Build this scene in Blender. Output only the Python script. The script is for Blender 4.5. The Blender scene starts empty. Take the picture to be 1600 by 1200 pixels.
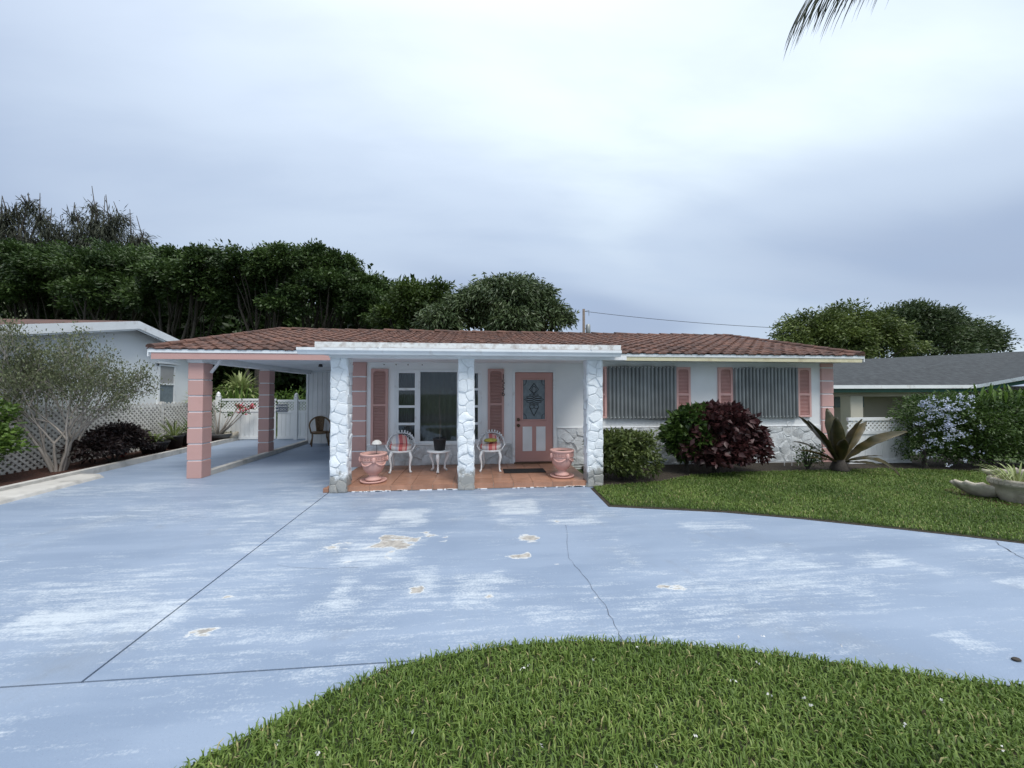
import bpy, math, random
import numpy as np
from mathutils import Vector, Matrix, noise as mnoise
random.seed(7); RNG = np.random.default_rng(7)
sc = bpy.context.scene
col = sc.collection
R = math.radians
# ------------------------------------------------------------------ camera
CAM_H, F_PX, YAW, PITCH = 1.66, 580.0, R(5.2), R(1.28)
cd = bpy.data.cameras.new('camera'); cam = bpy.data.objects.new('camera', cd); col.objects.link(cam)
cd.sensor_width = 36; cd.lens = 36 * F_PX / 1600; cd.clip_start = .05; cd.clip_end = 3000
cam.location = (0, 0, CAM_H); cam.rotation_euler = (R(90) + PITCH, 0, -YAW)
sc.camera = cam
# ------------------------------------------------------------------ world, sun, exposure
SUN_EL, SUN_AZ = R(56), R(152)          # azimuth measured clockwise from +Y (behind the viewer, to the right)
w = bpy.data.worlds.new('World'); sc.world = w; w.use_nodes = True
N = w.node_tree.nodes; Lk = w.node_tree.links
for n in list(N): N.remove(n)
def wn(t, **k):
    n = N.new(t)
    for a, b in k.items(): setattr(n, a, b)
    return n
wo = wn('ShaderNodeOutputWorld')
sky = wn('ShaderNodeTexSky', sky_type='NISHITA', sun_disc=False, sun_elevation=SUN_EL, sun_rotation=SUN_AZ)
bg1 = wn('ShaderNodeBackground'); bg1.inputs[1].default_value = .1; Lk.new(sky.outputs[0], bg1.inputs[0])
tc = wn('ShaderNodeTexCoord'); sep = wn('ShaderNodeSeparateXYZ'); Lk.new(tc.outputs['Generated'], sep.inputs[0])
def wmath(op, a, b=None, clamp=False):
    n = wn('ShaderNodeMath', operation=op, use_clamp=clamp)
    for i, x in enumerate((a, b)):
        if x is None: continue
        if isinstance(x, (int, float)): n.inputs[i].default_value = x
        else: Lk.new(x, n.inputs[i])
    return n.outputs[0]
zz = wmath('MAXIMUM', sep.outputs[2], 0.0)
den = wmath('ADD', zz, .22)
px_ = wmath('DIVIDE', sep.outputs[0], den); py_ = wmath('DIVIDE', sep.outputs[1], den)
cmb = wn('ShaderNodeCombineXYZ'); Lk.new(px_, cmb.inputs[0]); Lk.new(py_, cmb.inputs[1])
def wnoise(scale, detail, rough, off, stretch=(1, 1, 1), dist=0):
    mp = wn('ShaderNodeMapping'); mp.inputs['Location'].default_value = off; mp.inputs['Scale'].default_value = stretch
    Lk.new(cmb.outputs[0], mp.inputs[0])
    nz = wn('ShaderNodeTexNoise'); nz.inputs['Scale'].default_value = scale; nz.inputs['Detail'].default_value = detail
    nz.inputs['Roughness'].default_value = rough; nz.inputs['Distortion'].default_value = dist
    Lk.new(mp.outputs[0], nz.inputs['Vector']); return nz.outputs[0]
def wramp(inp, stops):
    r = wn('ShaderNodeValToRGB'); r.color_ramp.interpolation = 'EASE'
    e = r.color_ramp.elements
    while len(e) < len(stops): e.new(.5)
    for i, (p, c) in enumerate(stops): e[i].position = p; e[i].color = (*c, 1)
    Lk.new(inp, r.inputs[0]); return r.outputs[0]
big = wnoise(.62, 2, .4, (3.1, 1.4, 0), (.8, 1.15, 1), .3)
fine = wnoise(2.2, 5, .55, (7.3, 2.2, 0), (.55, 1.5, 1), .2)
mixn = wmath('ADD', wmath('MULTIPLY', big, .93), wmath('MULTIPLY', fine, .07))
cloud = wramp(mixn, [(.36, (.27, .335, .455)), (.56, (.375, .45, .56)), (.74, (.58, .665, .715))])
zen = wmath('MULTIPLY', wmath('POWER', zz, 3.5), .95, True)
zmx = wn('ShaderNodeMix', data_type='RGBA'); Lk.new(zen, zmx.inputs['Factor']); Lk.new(cloud, zmx.inputs['A']); zmx.inputs['B'].default_value = (.72, .73, .735, 1); cloud = zmx.outputs['Result']
grad = wmath('ADD', wmath('ADD', .84, wmath('MULTIPLY', zz, .28)), wmath('MULTIPLY', zen, .75))
mul = wn('ShaderNodeVectorMath', operation='SCALE'); Lk.new(cloud, mul.inputs[0]); Lk.new(grad, mul.inputs['Scale'])
bg2 = wn('ShaderNodeBackground'); Lk.new(mul.outputs[0], bg2.inputs[0]); bg2.inputs[1].default_value = 1.0
cover = wramp(fine, [(.25, (.86, .86, .86)), (.6, (.97, .97, .97))])
ms = wn('ShaderNodeMixShader'); Lk.new(cover, ms.inputs[0]); Lk.new(bg1.outputs[0], ms.inputs[1]); Lk.new(bg2.outputs[0], ms.inputs[2])
Lk.new(ms.outputs[0], wo.inputs[0])
sl = bpy.data.lights.new('sun', 'SUN'); sl.energy = 1.5; sl.angle = R(24); sl.color = (1, .96, .90)
so = bpy.data.objects.new('sun', sl); col.objects.link(so)
so.rotation_euler = Vector((math.sin(SUN_AZ) * math.cos(SUN_EL), math.cos(SUN_AZ) * math.cos(SUN_EL), math.sin(SUN_EL))).to_track_quat('Z', 'Y').to_euler()
so.location = (4, -6, 14)
sc.view_settings.view_transform = 'Standard'; sc.view_settings.look = 'None'
sc.view_settings.exposure = 0.72; sc.view_settings.gamma = 1
sc.render.engine = 'CYCLES'; sc.render.resolution_x = 1024; sc.render.resolution_y = 768
# ------------------------------------------------------------------ helpers
def ray(u, v):
    x = (u - 800) / F_PX; y = (600 - v) / F_PX
    fy = math.cos(PITCH) - y * math.sin(PITCH); fz = math.sin(PITCH) + y * math.cos(PITCH)
    return Vector((x * math.cos(YAW) + fy * math.sin(YAW), -x * math.sin(YAW) + fy * math.cos(YAW), fz))
def at(u, v, Y):
    d = ray(u, v); t = Y / d.y; return Vector((d.x * t, Y, CAM_H + d.z * t))
def gr(u, v, z=0):
    d = ray(u, v); t = (z - CAM_H) / d.z; return Vector((d.x * t, d.y * t, z))
def tag(o, label=None, cat=None, group=None, kind=None):
    if label: o['label'] = label
    if cat: o['category'] = cat
    if group: o['group'] = group
    if kind: o['kind'] = kind
    return o
def empty(name, loc=(0, 0, 0), label=None, cat=None, group=None, kind=None, rz=0):
    o = bpy.data.objects.new(name, None); col.objects.link(o); o.location = loc; o.rotation_euler = (0, 0, rz); o.empty_display_size = .1
    return tag(o, label, cat, group, kind)
def copy_tree(o, parent=None):
    c = o.copy(); col.objects.link(c); c.parent = parent
    for ch in o.children: copy_tree(ch, c)
    return c
class MB:
    def __init__(s): s.v = []; s.f = []
    def add(s, vs, fs):
        b = len(s.v); s.v += [tuple(p) for p in vs]; s.f += [tuple(b + i for i in f) for f in fs]; return s
    def box(s, x0, y0, z0, x1, y1, z1):
        return s.add([(x0, y0, z0), (x1, y0, z0), (x1, y1, z0), (x0, y1, z0), (x0, y0, z1), (x1, y0, z1), (x1, y1, z1), (x0, y1, z1)],
                     [(0, 3, 2, 1), (4, 5, 6, 7), (0, 1, 5, 4), (1, 2, 6, 5), (2, 3, 7, 6), (3, 0, 4, 7)])
    def bar(s, a, b, w, t, up=(0, 0, 1)):
        a = Vector(a); b = Vector(b); d = (b - a).normalized(); u = Vector(up)
        sx = d.cross(u).normalized() * w / 2; sy = sx.cross(d).normalized() * t / 2
        vs = [a - sx - sy, a + sx - sy, a + sx + sy, a - sx + sy, b - sx - sy, b + sx - sy, b + sx + sy, b - sx + sy]
        return s.add(vs, [(0, 1, 2, 3), (7, 6, 5, 4), (0, 4, 5, 1), (1, 5, 6, 2), (2, 6, 7, 3), (3, 7, 4, 0)])
    def tube(s, pts, rad, n=6, cap=True):
        pts = [Vector(p) for p in pts]
        if not isinstance(rad, (list, tuple)): rad = [rad] * len(pts)
        b = len(s.v); up = Vector((.13, .21, .97)); prev = None
        for i, p in enumerate(pts):
            d = (pts[min(i + 1, len(pts) - 1)] - pts[max(i - 1, 0)]).normalized()
            if prev is None:
                x = d.cross(up)
                if x.length < .1: x = d.cross(Vector((1, 0, 0)))
            else: x = prev - d * prev.dot(d)
            x.normalize(); prev = x; y = d.cross(x)
            for k in range(n):
                a = 2 * math.pi * k / n
                s.v.append(tuple(p + (x * math.cos(a) + y * math.sin(a)) * rad[i]))
        for i in range(len(pts) - 1):
            for k in range(n):
                s.f.append((b + i * n + k, b + i * n + (k + 1) % n, b + (i + 1) * n + (k + 1) % n, b + (i + 1) * n + k))
        if cap:
            s.f.append(tuple(b + k for k in reversed(range(n)))); e = b + (len(pts) - 1) * n; s.f.append(tuple(e + k for k in range(n)))
        return s
    def lathe(s, prof, c=(0, 0, 0), n=24, sx=1, sy=1):
        b = len(s.v)
        for r, z in prof:
            for k in range(n):
                a = 2 * math.pi * k / n; s.v.append((c[0] + r * sx * math.cos(a), c[1] + r * sy * math.sin(a), c[2] + z))
        for i in range(len(prof) - 1):
            for k in range(n): s.f.append((b + i * n + k, b + i * n + (k + 1) % n, b + (i + 1) * n + (k + 1) % n, b + (i + 1) * n + k))
        s.f.append(tuple(b + k for k in reversed(range(n)))); e = b + (len(prof) - 1) * n; s.f.append(tuple(e + k for k in range(n)))
        return s
    def extr(s, poly, ax, a0, a1):
        """poly in the other two axes, extruded along axis ax"""
        n = len(poly)
        def mk(p, a):
            return {'x': (a, p[0], p[1]), 'y': (p[0], a, p[1]), 'z': (p[0], p[1], a)}[ax]
        return s.add([mk(p, a0) for p in poly] + [mk(p, a1) for p in poly],
                     [tuple(reversed(range(n))), tuple(range(n, 2 * n))] + [(i, (i + 1) % n, n + (i + 1) % n, n + i) for i in range(n)])
    def mesh(s, name, mat, smooth=False):
        me = bpy.data.meshes.new(name); me.from_pydata(s.v, [], s.f); me.materials.append(mat)
        import bmesh
        bm = bmesh.new(); bm.from_mesh(me); bmesh.ops.recalc_face_normals(bm, faces=bm.faces); bm.to_mesh(me); bm.free()
        if smooth: me.shade_smooth()
        return me
    def build(s, name, mat, parent=None, smooth=False, bevel=0, loc=None):
        o = bpy.data.objects.new(name, s.mesh(name, mat, smooth)); col.objects.link(o); o.parent = parent
        if loc: o.location = loc
        if bevel:
            m = o.modifiers.new('b', 'BEVEL'); m.width = bevel; m.segments = 2; m.limit_method = 'ANGLE'; m.angle_limit = R(40)
        return o
def link(name, me, parent=None, loc=(0, 0, 0)):
    o = bpy.data.objects.new(name, me); col.objects.link(o); o.parent = parent; o.location = loc; return o
# ------------------------------------------------------------------ materials
def mat(name, c, rough=.6, var=.12, scale=4, bump=.15, bscale=60, c2=None, c2amt=.5, c2scale=2, rnd=0, metal=0, spec=.4, bdist=.01):
    m = bpy.data.materials.new(name); m.use_nodes = True; nt = m.node_tree; n = nt.nodes; l = nt.links
    b = n['Principled BSDF']; b.inputs['Roughness'].default_value = rough; b.inputs['Metallic'].default_value = metal
    b.inputs['Specular IOR Level'].default_value = spec
    g = n.new('ShaderNodeNewGeometry')
    def nz(s, d=4):
        t = n.new('ShaderNodeTexNoise'); t.inputs['Scale'].default_value = s; t.inputs['Detail'].default_value = d; l.new(g.outputs['Position'], t.inputs['Vector']); return t.outputs[0]
    def ramp(i, a, bb):
        r = n.new('ShaderNodeMapRange'); r.inputs['From Min'].default_value = .3; r.inputs['From Max'].default_value = .7
        r.inputs['To Min'].default_value = a; r.inputs['To Max'].default_value = bb; l.new(i, r.inputs['Value']); return r.outputs[0]
    colr = n.new('ShaderNodeRGB'); colr.outputs[0].default_value = (*c, 1); cur = colr.outputs[0]
    if c2:
        mx = n.new('ShaderNodeMix'); mx.data_type = 'RGBA'; mx.inputs['B'].default_value = (*c2, 1); l.new(cur, mx.inputs['A'])
        r = n.new('ShaderNodeMapRange'); r.inputs['From Min'].default_value = 1 - c2amt - .12; r.inputs['From Max'].default_value = 1 - c2amt + .12
        l.new(nz(c2scale, 7), r.inputs['Value']); l.new(r.outputs[0], mx.inputs['Factor']); cur = mx.outputs['Result']
    hs = n.new('ShaderNodeHueSaturation'); l.new(cur, hs.inputs['Color'])
    v = ramp(nz(scale), 1 - var, 1 + var)
    if rnd:
        oi = n.new('ShaderNodeObjectInfo'); r = n.new('ShaderNodeMapRange'); r.inputs['To Min'].default_value = 1 - rnd; r.inputs['To Max'].default_value = 1 + rnd
        l.new(oi.outputs['Random'], r.inputs['Value']); mm = n.new('ShaderNodeMath'); mm.operation = 'MULTIPLY'; l.new(v, mm.inputs[0]); l.new(r.outputs[0], mm.inputs[1]); v = mm.outputs[0]
    l.new(v, hs.inputs['Value']); l.new(hs.outputs[0], b.inputs['Base Color'])
    if bump:
        bp = n.new('ShaderNodeBump'); bp.inputs['Strength'].default_value = bump; bp.inputs['Distance'].default_value = bdist
        l.new(nz(bscale, 6), bp.inputs['Height']); l.new(bp.outputs[0], b.inputs['Normal'])
    return m
def leafmat(name, c1, c2, rough=.45, trans=.25):
    m = bpy.data.materials.new(name); m.use_nodes = True; nt = m.node_tree; n = nt.nodes; l = nt.links
    b = n['Principled BSDF']; b.inputs['Roughness'].default_value = rough; b.inputs['Specular IOR Level'].default_value = .35
    a = n.new('ShaderNodeAttribute'); a.attribute_name = 'tint'
    mx = n.new('ShaderNodeMix'); mx.data_type = 'RGBA'; mx.inputs['A'].default_value = (*c1, 1); mx.inputs['B'].default_value = (*c2, 1)
    l.new(a.outputs['Fac'], mx.inputs['Factor']); l.new(mx.outputs['Result'], b.inputs['Base Color'])
    t = n.new('ShaderNodeBsdfTranslucent'); l.new(mx.outputs['Result'], t.inputs[0])
    ad = n.new('ShaderNodeMixShader'); ad.inputs[0].default_value = trans
    l.new(b.outputs[0], ad.inputs[1]); l.new(t.outputs[0], ad.inputs[2]); l.new(ad.outputs[0], n['Material Output'].inputs[0])
    return m
M = {}
M['white'] = mat('white_paint', (.80, .81, .81), .55, .06, 2, .12, 90, c2=(.66, .67, .65), c2amt=.33, c2scale=1.3)
M['stucco'] = mat('white_stucco', (.80, .82, .82), .8, .05, 1.5, .35, 120, c2=(.72, .74, .73), c2amt=.36, c2scale=.9)
M['trim'] = mat('white_trim', (.76, .79, .80), .4, .05, 3, .05, 60, c2=(.50, .48, .45), c2amt=.30, c2scale=5)
M['stained'] = mat('stained_white_board', (.74, .76, .76), .5, .06, 3, .1, 60, c2=(.42, .38, .35), c2amt=.42, c2scale=9)
M['cream'] = mat('weathered_cream_board', (.66, .61, .42), .6, .1, 4, .15, 40, c2=(.36, .30, .18), c2amt=.34, c2scale=4)
M['pink'] = mat('pink_paint', (.53, .32, .285), .6, .08, 3, .25, 90, c2=(.47, .29, .26), c2amt=.45, c2scale=3, rnd=.05)
M['pinklight'] = mat('light_pink_paint', (.66, .40, .365), .55, .06, 3, .1, 90, rnd=.03)  # lighter pink for the right-hand quoin and shutters
M['pinkdoor'] = mat('pink_door_paint', (.52, .29, .255), .45, .05, 2, .05, 60)
M['urn'] = mat('pink_terracotta', (.62, .37, .32), .7, .1, 8, .2, 60, c2=(.46, .28, .24), c2amt=.35, c2scale=8)
M['tile'] = mat('brown_roof_tile', (.125, .062, .044), .8, .25, 9, .3, 50, c2=(.07, .042, .036), c2amt=.45, c2scale=3.5, rnd=.28)
M['floor_tile'] = mat('terracotta_floor_tile', (.37, .195, .125), .35, .15, 6, .06, 60, rnd=.14)
M['grout'] = mat('grout', (.45, .40, .34), .9)
M['metal'] = mat('galvanised_sheet', (.30, .32, .32), .42, .12, 6, .05, 60, c2=(.22, .235, .235), c2amt=.5, c2scale=3, metal=.35, rnd=.1)
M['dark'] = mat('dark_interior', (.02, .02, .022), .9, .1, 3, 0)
M['black'] = mat('black_plastic', (.018, .018, .02), .45, .1, 5, .05)
M['iron'] = mat('dark_iron', (.02, .018, .017), .5, .1, 5, .05)
M['curtain'] = mat('grey_curtain', (.34, .34, .33), .9, .08, 3, .1)
M['wicker'] = mat('brown_wicker', (.22, .14, .075), .6, .3, 60, .5, 150, c2=(.10, .06, .03), c2amt=.45, c2scale=30)
M['chairwhite'] = mat('white_cast_iron', (.78, .79, .79), .4, .06, 20, .2, 80, c2=(.5, .48, .45), c2amt=.3, c2scale=20)
M['kerb'] = mat('pale_concrete_kerb', (.50, .49, .46), .85, .1, 3, .3, 70, c2=(.30, .29, .27), c2amt=.38, c2scale=4)
M['mulch'] = mat('red_mulch', (.10, .04, .028), .95, .4, 30, 1, 40, c2=(.05, .028, .02), c2amt=.5, c2scale=18, bdist=.04)
M['soil'] = mat('dark_soil', (.045, .036, .026), .95, .3, 20, .8, 40, bdist=.03)
M['turf'] = mat('shaded_lawn_soil', (.035, .055, .018), .95, .3, 12, .8, 60, c2=(.05, .045, .025), c2amt=.4, c2scale=6, bdist=.02)  # dark green soil colour includes the shade under the blades
M['field'] = mat('ground_cover', (.06, .085, .03), .95, .3, 2, .5, 30)
M['bark'] = mat('grey_bark', (.05, .043, .036), .85, .25, 10, .6, 40, bdist=.02)
M['palebark'] = mat('pale_smooth_bark', (.33, .30, .265), .8, .2, 9, .3, 40)
M['shingle'] = mat('grey_shingle', (.055, .063, .067), .9, .3, 14, .5, 60, c2=(.033, .037, .041), c2amt=.5, c2scale=7)
M['nbwhite'] = mat('neighbour_white_wall', (.78, .81, .81), .8, .04, 1, .25, 90)
M['nbcream'] = mat('neighbour_cream_wall', (.42, .38, .31), .8, .06, 1, .2, 90)
M['green'] = mat('green_trim', (.03, .10, .075), .5, .1, 4, .05)
M['vinyl'] = mat('white_vinyl', (.76, .78, .78), .4, .03, 2, .03)
M['lattice'] = mat('weathered_white_lattice', (.70, .69, .65), .75, .15, 10, .2, 60, c2=(.50, .49, .45), c2amt=.4, c2scale=4)
M['wood'] = mat('pole_wood', (.16, .13, .11), .85, .2, 8, .3)
M['brass'] = mat('aged_brass', (.12, .09, .06), .35, .1, 10, 0, metal=.8)
M['stonepot'] = mat('cast_stone', (.48, .44, .36), .85, .12, 8, .4, 60, c2=(.28, .25, .20), c2amt=.42, c2scale=6)
M['rubber'] = mat('black_rubber_mat', (.015, .015, .016), .85, .1, 10, .5, 200)
M['bare'] = mat('dark_crack', (.05, .05, .055), .95, .2, 10, .2)  # flat dark tone of the crack ribbons
M['blade'] = leafmat('grass_blade', (.075, .125, .024), (.19, .27, .06), .5, .3)
_n = M['blade'].node_tree.nodes; _mx = [q for q in _n if q.type == 'MIX'][0]; _at = [q for q in _n if q.type == 'ATTRIBUTE'][0]
_r = _n.new('ShaderNodeValToRGB'); _e = _r.color_ramp.elements; _e[0].position = 0; _e[0].color = (.065, .118, .022, 1); _e[1].position = .55; _e[1].color = (.15, .23, .048, 1)
for _p, _c in ((.9, (.24, .32, .08, 1)), (1., (.40, .36, .17, 1))): _q = _e.new(_p); _q.color = _c
M['blade'].node_tree.links.new(_at.outputs['Fac'], _r.inputs[0])
for _l in list(_mx.outputs['Result'].links if 'Result' in _mx.outputs else []): M['blade'].node_tree.links.new(_r.outputs[0], _l.to_socket)
M['ficus'] = leafmat('ficus_leaf', (.02, .042, .012), (.085, .14, .036), .45, .18)
M['ficuslight'] = leafmat('pale_ficus_leaf', (.03, .055, .012), (.09, .14, .03), .45, .2)
M['pine'] = leafmat('casuarina_needle', (.03, .038, .026), (.075, .085, .055), .7, .15)
M['mango'] = leafmat('mango_leaf', (.045, .075, .03), (.125, .17, .075), .35, .15)
M['yellowtree'] = leafmat('yellow_green_leaf', (.05, .078, .018), (.17, .22, .055), .45, .2)
M['darktree'] = leafmat('dark_tree_leaf', (.03, .052, .02), (.10, .14, .055), .45, .2)
M['myrtle'] = leafmat('myrtle_leaf', (.07, .085, .04), (.19, .215, .115), .5, .25)
M['burgundy'] = leafmat('burgundy_leaf', (.022, .011, .011), (.095, .034, .034), .4, .15)
M['darkpurple'] = leafmat('dark_purple_leaf', (.012, .008, .008), (.045, .025, .022), .45, .1)
M['olive'] = leafmat('olive_leaf', (.045, .065, .016), (.15, .19, .055), .4, .2)
M['midgreen'] = leafmat('mid_green_leaf', (.025, .055, .012), (.09, .15, .03), .4, .2)
M['bright'] = leafmat('bright_green_leaf', (.05, .10, .015), (.16, .26, .05), .45, .25)
M['lime'] = leafmat('striped_leaf', (.16, .22, .06), (.42, .46, .22), .45, .25)
M['bronze'] = leafmat('bronze_strap_leaf', (.034, .034, .013), (.15, .105, .038), .35, .12)
M['palm'] = leafmat('palm_leaflet', (.02, .03, .012), (.05, .06, .02), .5, .2)
M['blueflower'] = leafmat('pale_blue_petal', (.48, .54, .72), (.74, .78, .88), .6, .3)
M['whiteflower'] = leafmat('white_petal', (.7, .7, .68), (.85, .84, .8), .6, .3)
M['pinkflower'] = leafmat('red_pink_petal', (.5, .06, .09), (.7, .2, .24), .6, .3)
def glassmat(name, tint, refl=.12):
    m = bpy.data.materials.new(name); m.use_nodes = True; n = m.node_tree.nodes; l = m.node_tree.links
    n.remove(n['Principled BSDF'])
    tr = n.new('ShaderNodeBsdfTransparent'); tr.inputs[0].default_value = (*tint, 1)
    gl = n.new('ShaderNodeBsdfGlossy'); gl.inputs['Roughness'].default_value = .03; gl.inputs[0].default_value = (.9, .95, 1, 1)
    fr = n.new('ShaderNodeFresnel'); fr.inputs[0].default_value = 1.5
    ad = n.new('ShaderNodeMath'); ad.operation = 'ADD'; ad.inputs[1].default_value = refl; l.new(fr.outputs[0], ad.inputs[0])
    mx = n.new('ShaderNodeMixShader'); l.new(ad.outputs[0], mx.inputs[0]); l.new(tr.outputs[0], mx.inputs[1]); l.new(gl.outputs[0], mx.inputs[2])
    l.new(mx.outputs[0], n['Material Output'].inputs[0]); return m
M['glass'] = glassmat('window_glass', (.72, .75, .75), .0)
M['frost'] = mat('frosted_door_glass', (.16, .20, .22), .25, .15, 12, .2, 40)
def plaid():
    m = bpy.data.materials.new('plaid_fabric'); m.use_nodes = True; n = m.node_tree.nodes; l = m.node_tree.links; b = n['Principled BSDF']; b.inputs['Roughness'].default_value = .9
    t = n.new('ShaderNodeTexCoord'); s = n.new('ShaderNodeSeparateXYZ'); l.new(t.outputs['Object'], s.inputs[0])
    def band(o, f, stops):
        a = n.new('ShaderNodeMath'); a.operation = 'MULTIPLY_ADD'; a.inputs[1].default_value = f; a.inputs[2].default_value = 50.1; l.new(o, a.inputs[0])
        fr = n.new('ShaderNodeMath'); fr.operation = 'FRACT'; l.new(a.outputs[0], fr.inputs[0])
        r = n.new('ShaderNodeValToRGB'); r.color_ramp.interpolation = 'CONSTANT'; e = r.color_ramp.elements
        while len(e) < len(stops): e.new(.5)
        for i, (p, c) in enumerate(stops): e[i].position = p; e[i].color = (*c, 1)
        l.new(fr.outputs[0], r.inputs[0]); return r.outputs[0]
    A = band(s.outputs[0], 3.4, [(0, (.62, .16, .16)), (.22, (.75, .42, .36)), (.42, (.66, .12, .14)), (.5, (.72, .70, .68)), (.78, (.52, .52, .60)), (.93, (.75, .55, .5))])
    B = band(s.outputs[2], 7.5, [(0, (.95, .93, .9)), (.45, (.80, .55, .5)), (.6, (.25, .12, .2)), (.68, (.9, .85, .8))])
    mx = n.new('ShaderNodeMix'); mx.data_type = 'RGBA'; mx.blend_type = 'MULTIPLY'; mx.inputs['Factor'].default_value = .85; l.new(A, mx.inputs['A']); l.new(B, mx.inputs['B'])
    l.new(mx.outputs['Result'], b.inputs['Base Color']); return m
M['plaid'] = plaid()
def painted_stone():
    m = mat('painted_rough_stone', (.76, .80, .82), .75, .08, 6, .6, 45, rnd=.05, bdist=.02)
    n = m.node_tree.nodes; l = m.node_tree.links; b = n['Principled BSDF']
    src = b.inputs['Base Color'].links[0].from_socket
    g = n.new('ShaderNodeNewGeometry'); s = n.new('ShaderNodeSeparateXYZ'); l.new(g.outputs['Position'], s.inputs[0])
    t = n.new('ShaderNodeTexNoise'); t.inputs['Scale'].default_value = 7; t.inputs['Detail'].default_value = 8; t.inputs['Roughness'].default_value = .7; l.new(g.outputs['Position'], t.inputs['Vector'])
    a = n.new('ShaderNodeMath'); a.operation = 'MULTIPLY_ADD'; a.inputs[1].default_value = .9; l.new(t.outputs[0], a.inputs[0]); 
    neg = n.new('ShaderNodeMath'); neg.operation = 'MULTIPLY'; neg.inputs[1].default_value = -1; l.new(s.outputs[2], neg.inputs[0]); l.new(neg.outputs[0], a.inputs[2])
    r = n.new('ShaderNodeMapRange'); r.inputs['From Min'].default_value = .08; r.inputs['From Max'].default_value = .22; l.new(a.outputs[0], r.inputs['Value'])
    mx = n.new('ShaderNodeMix'); mx.data_type = 'RGBA'; mx.inputs['B'].default_value = (.33, .33, .31, 1); l.new(r.outputs[0], mx.inputs['Factor']); l.new(src, mx.inputs['A']); l.new(mx.outputs['Result'], b.inputs['Base Color'])
    return m
M['wallstone'] = mat('painted_wall_stone', (.64, .67, .68), .75, .12, 7, .8, 35, c2=(.46, .47, .46), c2amt=.40, c2scale=5, rnd=.05, bdist=.02)
M['stone'] = painted_stone()      # white masonry paint, worn back to grey stone along the foot
M['stonejoint'] = mat('stone_joint', (.70, .72, .72), .9, .15, 12, .4)
def drivemat():
    m = bpy.data.materials.new('blue_painted_concrete'); m.use_nodes = True; n = m.node_tree.nodes; l = m.node_tree.links; b = n['Principled BSDF']
    b.inputs['Roughness'].default_value = .5; b.inputs['Specular IOR Level'].default_value = .35
    g = n.new('ShaderNodeNewGeometry')
    def nz(scale, st, d=6, r=.6):
        mp = n.new('ShaderNodeMapping'); mp.inputs['Scale'].default_value = st; l.new(g.outputs['Position'], mp.inputs[0])
        t = n.new('ShaderNodeTexNoise'); t.inputs['Scale'].default_value = scale; t.inputs['Detail'].default_value = d; t.inputs['Roughness'].default_value = r; l.new(mp.outputs[0], t.inputs['Vector']); return t.outputs[0]
    def mth(op, a, bb, clamp=False):
        k = n.new('ShaderNodeMath'); k.operation = op; k.use_clamp = clamp
        for i, x in enumerate((a, bb)):
            if isinstance(x, (int, float)): k.inputs[i].default_value = x
            else: l.new(x, k.inputs[i])
        return k.outputs[0]
    def rng(v, a, bb, c=0, d=1):
        k = n.new('ShaderNodeMapRange'); k.interpolation_type = 'SMOOTHSTEP'
        for i, x in zip(('From Min', 'From Max', 'To Min', 'To Max'), (a, bb, c, d)): k.inputs[i].default_value = x
        l.new(v, k.inputs['Value']); return k.outputs[0]
    def mix(f, A, B):
        k = n.new('ShaderNodeMix'); k.data_type = 'RGBA'
        l.new(f, k.inputs['Factor'])
        for s, x in (('A', A), ('B', B)):
            if isinstance(x, tuple): k.inputs[s].default_value = (*x, 1)
            else: l.new(x, k.inputs[s])
        return k.outputs['Result']
    wear = n.new('ShaderNodeAttribute'); wear.attribute_name = 'wear'; chip = n.new('ShaderNodeAttribute'); chip.attribute_name = 'chip'
    streak = nz(3.2, (.45, 5, 1), 8, .7); streak2 = nz(2.2, (3.5, .6, 1), 7, .7); speck = nz(55, (1, 1, 1), 4, .7); blot = nz(.55, (1, 1.2, 1), 4, .5); rollr = nz(1.1, (.5, 3.2, 1), 3, .5)
    base = mix(rng(blot, .35, .65), (.205, .265, .36), (.25, .315, .415))
    base = mix(rng(rollr, .42, .62, 0, .45), base, (.29, .355, .455))
    base = mix(rng(nz(.9, (1, .7, 1), 6, .65), .52, .75, 0, .35), base, (.23, .26, .295))
    s = mth('ADD', mth('MULTIPLY', streak, .55), mth('MULTIPLY', nz(2.6, (.7, 1.6, 1), 9, .72), .45))
    s = mth('ADD', s, mth('MULTIPLY', mth('SUBTRACT', speck, .5), .42)); s = mth('ADD', s, mth('MULTIPLY', mth('SUBTRACT', nz(16, (.5, 1.5, 1), 5, .7), .5), .30))
    thr = mth('ADD', s, mth('MULTIPLY', mth('SUBTRACT', wear.outputs['Fac'], .30), .25))
    c = mix(rng(thr, .50, .76, 0, .8), base, (.56, .61, .645))
    sp = rng(nz(120, (1, 1, 1), 2, .5), .66, .74, 0, .5)
    c = mix(sp, c, (.13, .155, .215)); c = mix(rng(nz(38, (1, 1, 1), 5, .75), .60, .72, 0, .35), c, (.42, .47, .52)); c = mix(rng(nz(1.7, (1, .8, 1), 8, .7), .56, .78, 0, .4), c, (.17, .185, .20))
    ch = mth('ADD', chip.outputs['Fac'], mth('MULTIPLY', mth('SUBTRACT', nz(5, (.6, 1.5, 1), 9, .7), .5), 1.5))
    rim = rng(ch, .44, .50); c = mix(rim, c, (.58, .60, .60)); cf = rng(ch, .51, .58)
    c = mix(cf, c, mix(rng(nz(14, (1, 1, 1)), .4, .6), (.44, .415, .375), (.30, .285, .26)))
    l.new(c, b.inputs['Base Color'])
    bp = n.new('ShaderNodeBump'); bp.inputs['Strength'].default_value = .35; bp.inputs['Distance'].default_value = .006
    hh = mth('SUBTRACT', nz(90, (1, 1, 1), 5, .6), mth('MULTIPLY', cf, 1.2)); l.new(hh, bp.inputs['Height']); l.new(bp.outputs[0], b.inputs['Normal'])
    return m
M['drive'] = drivemat()
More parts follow.
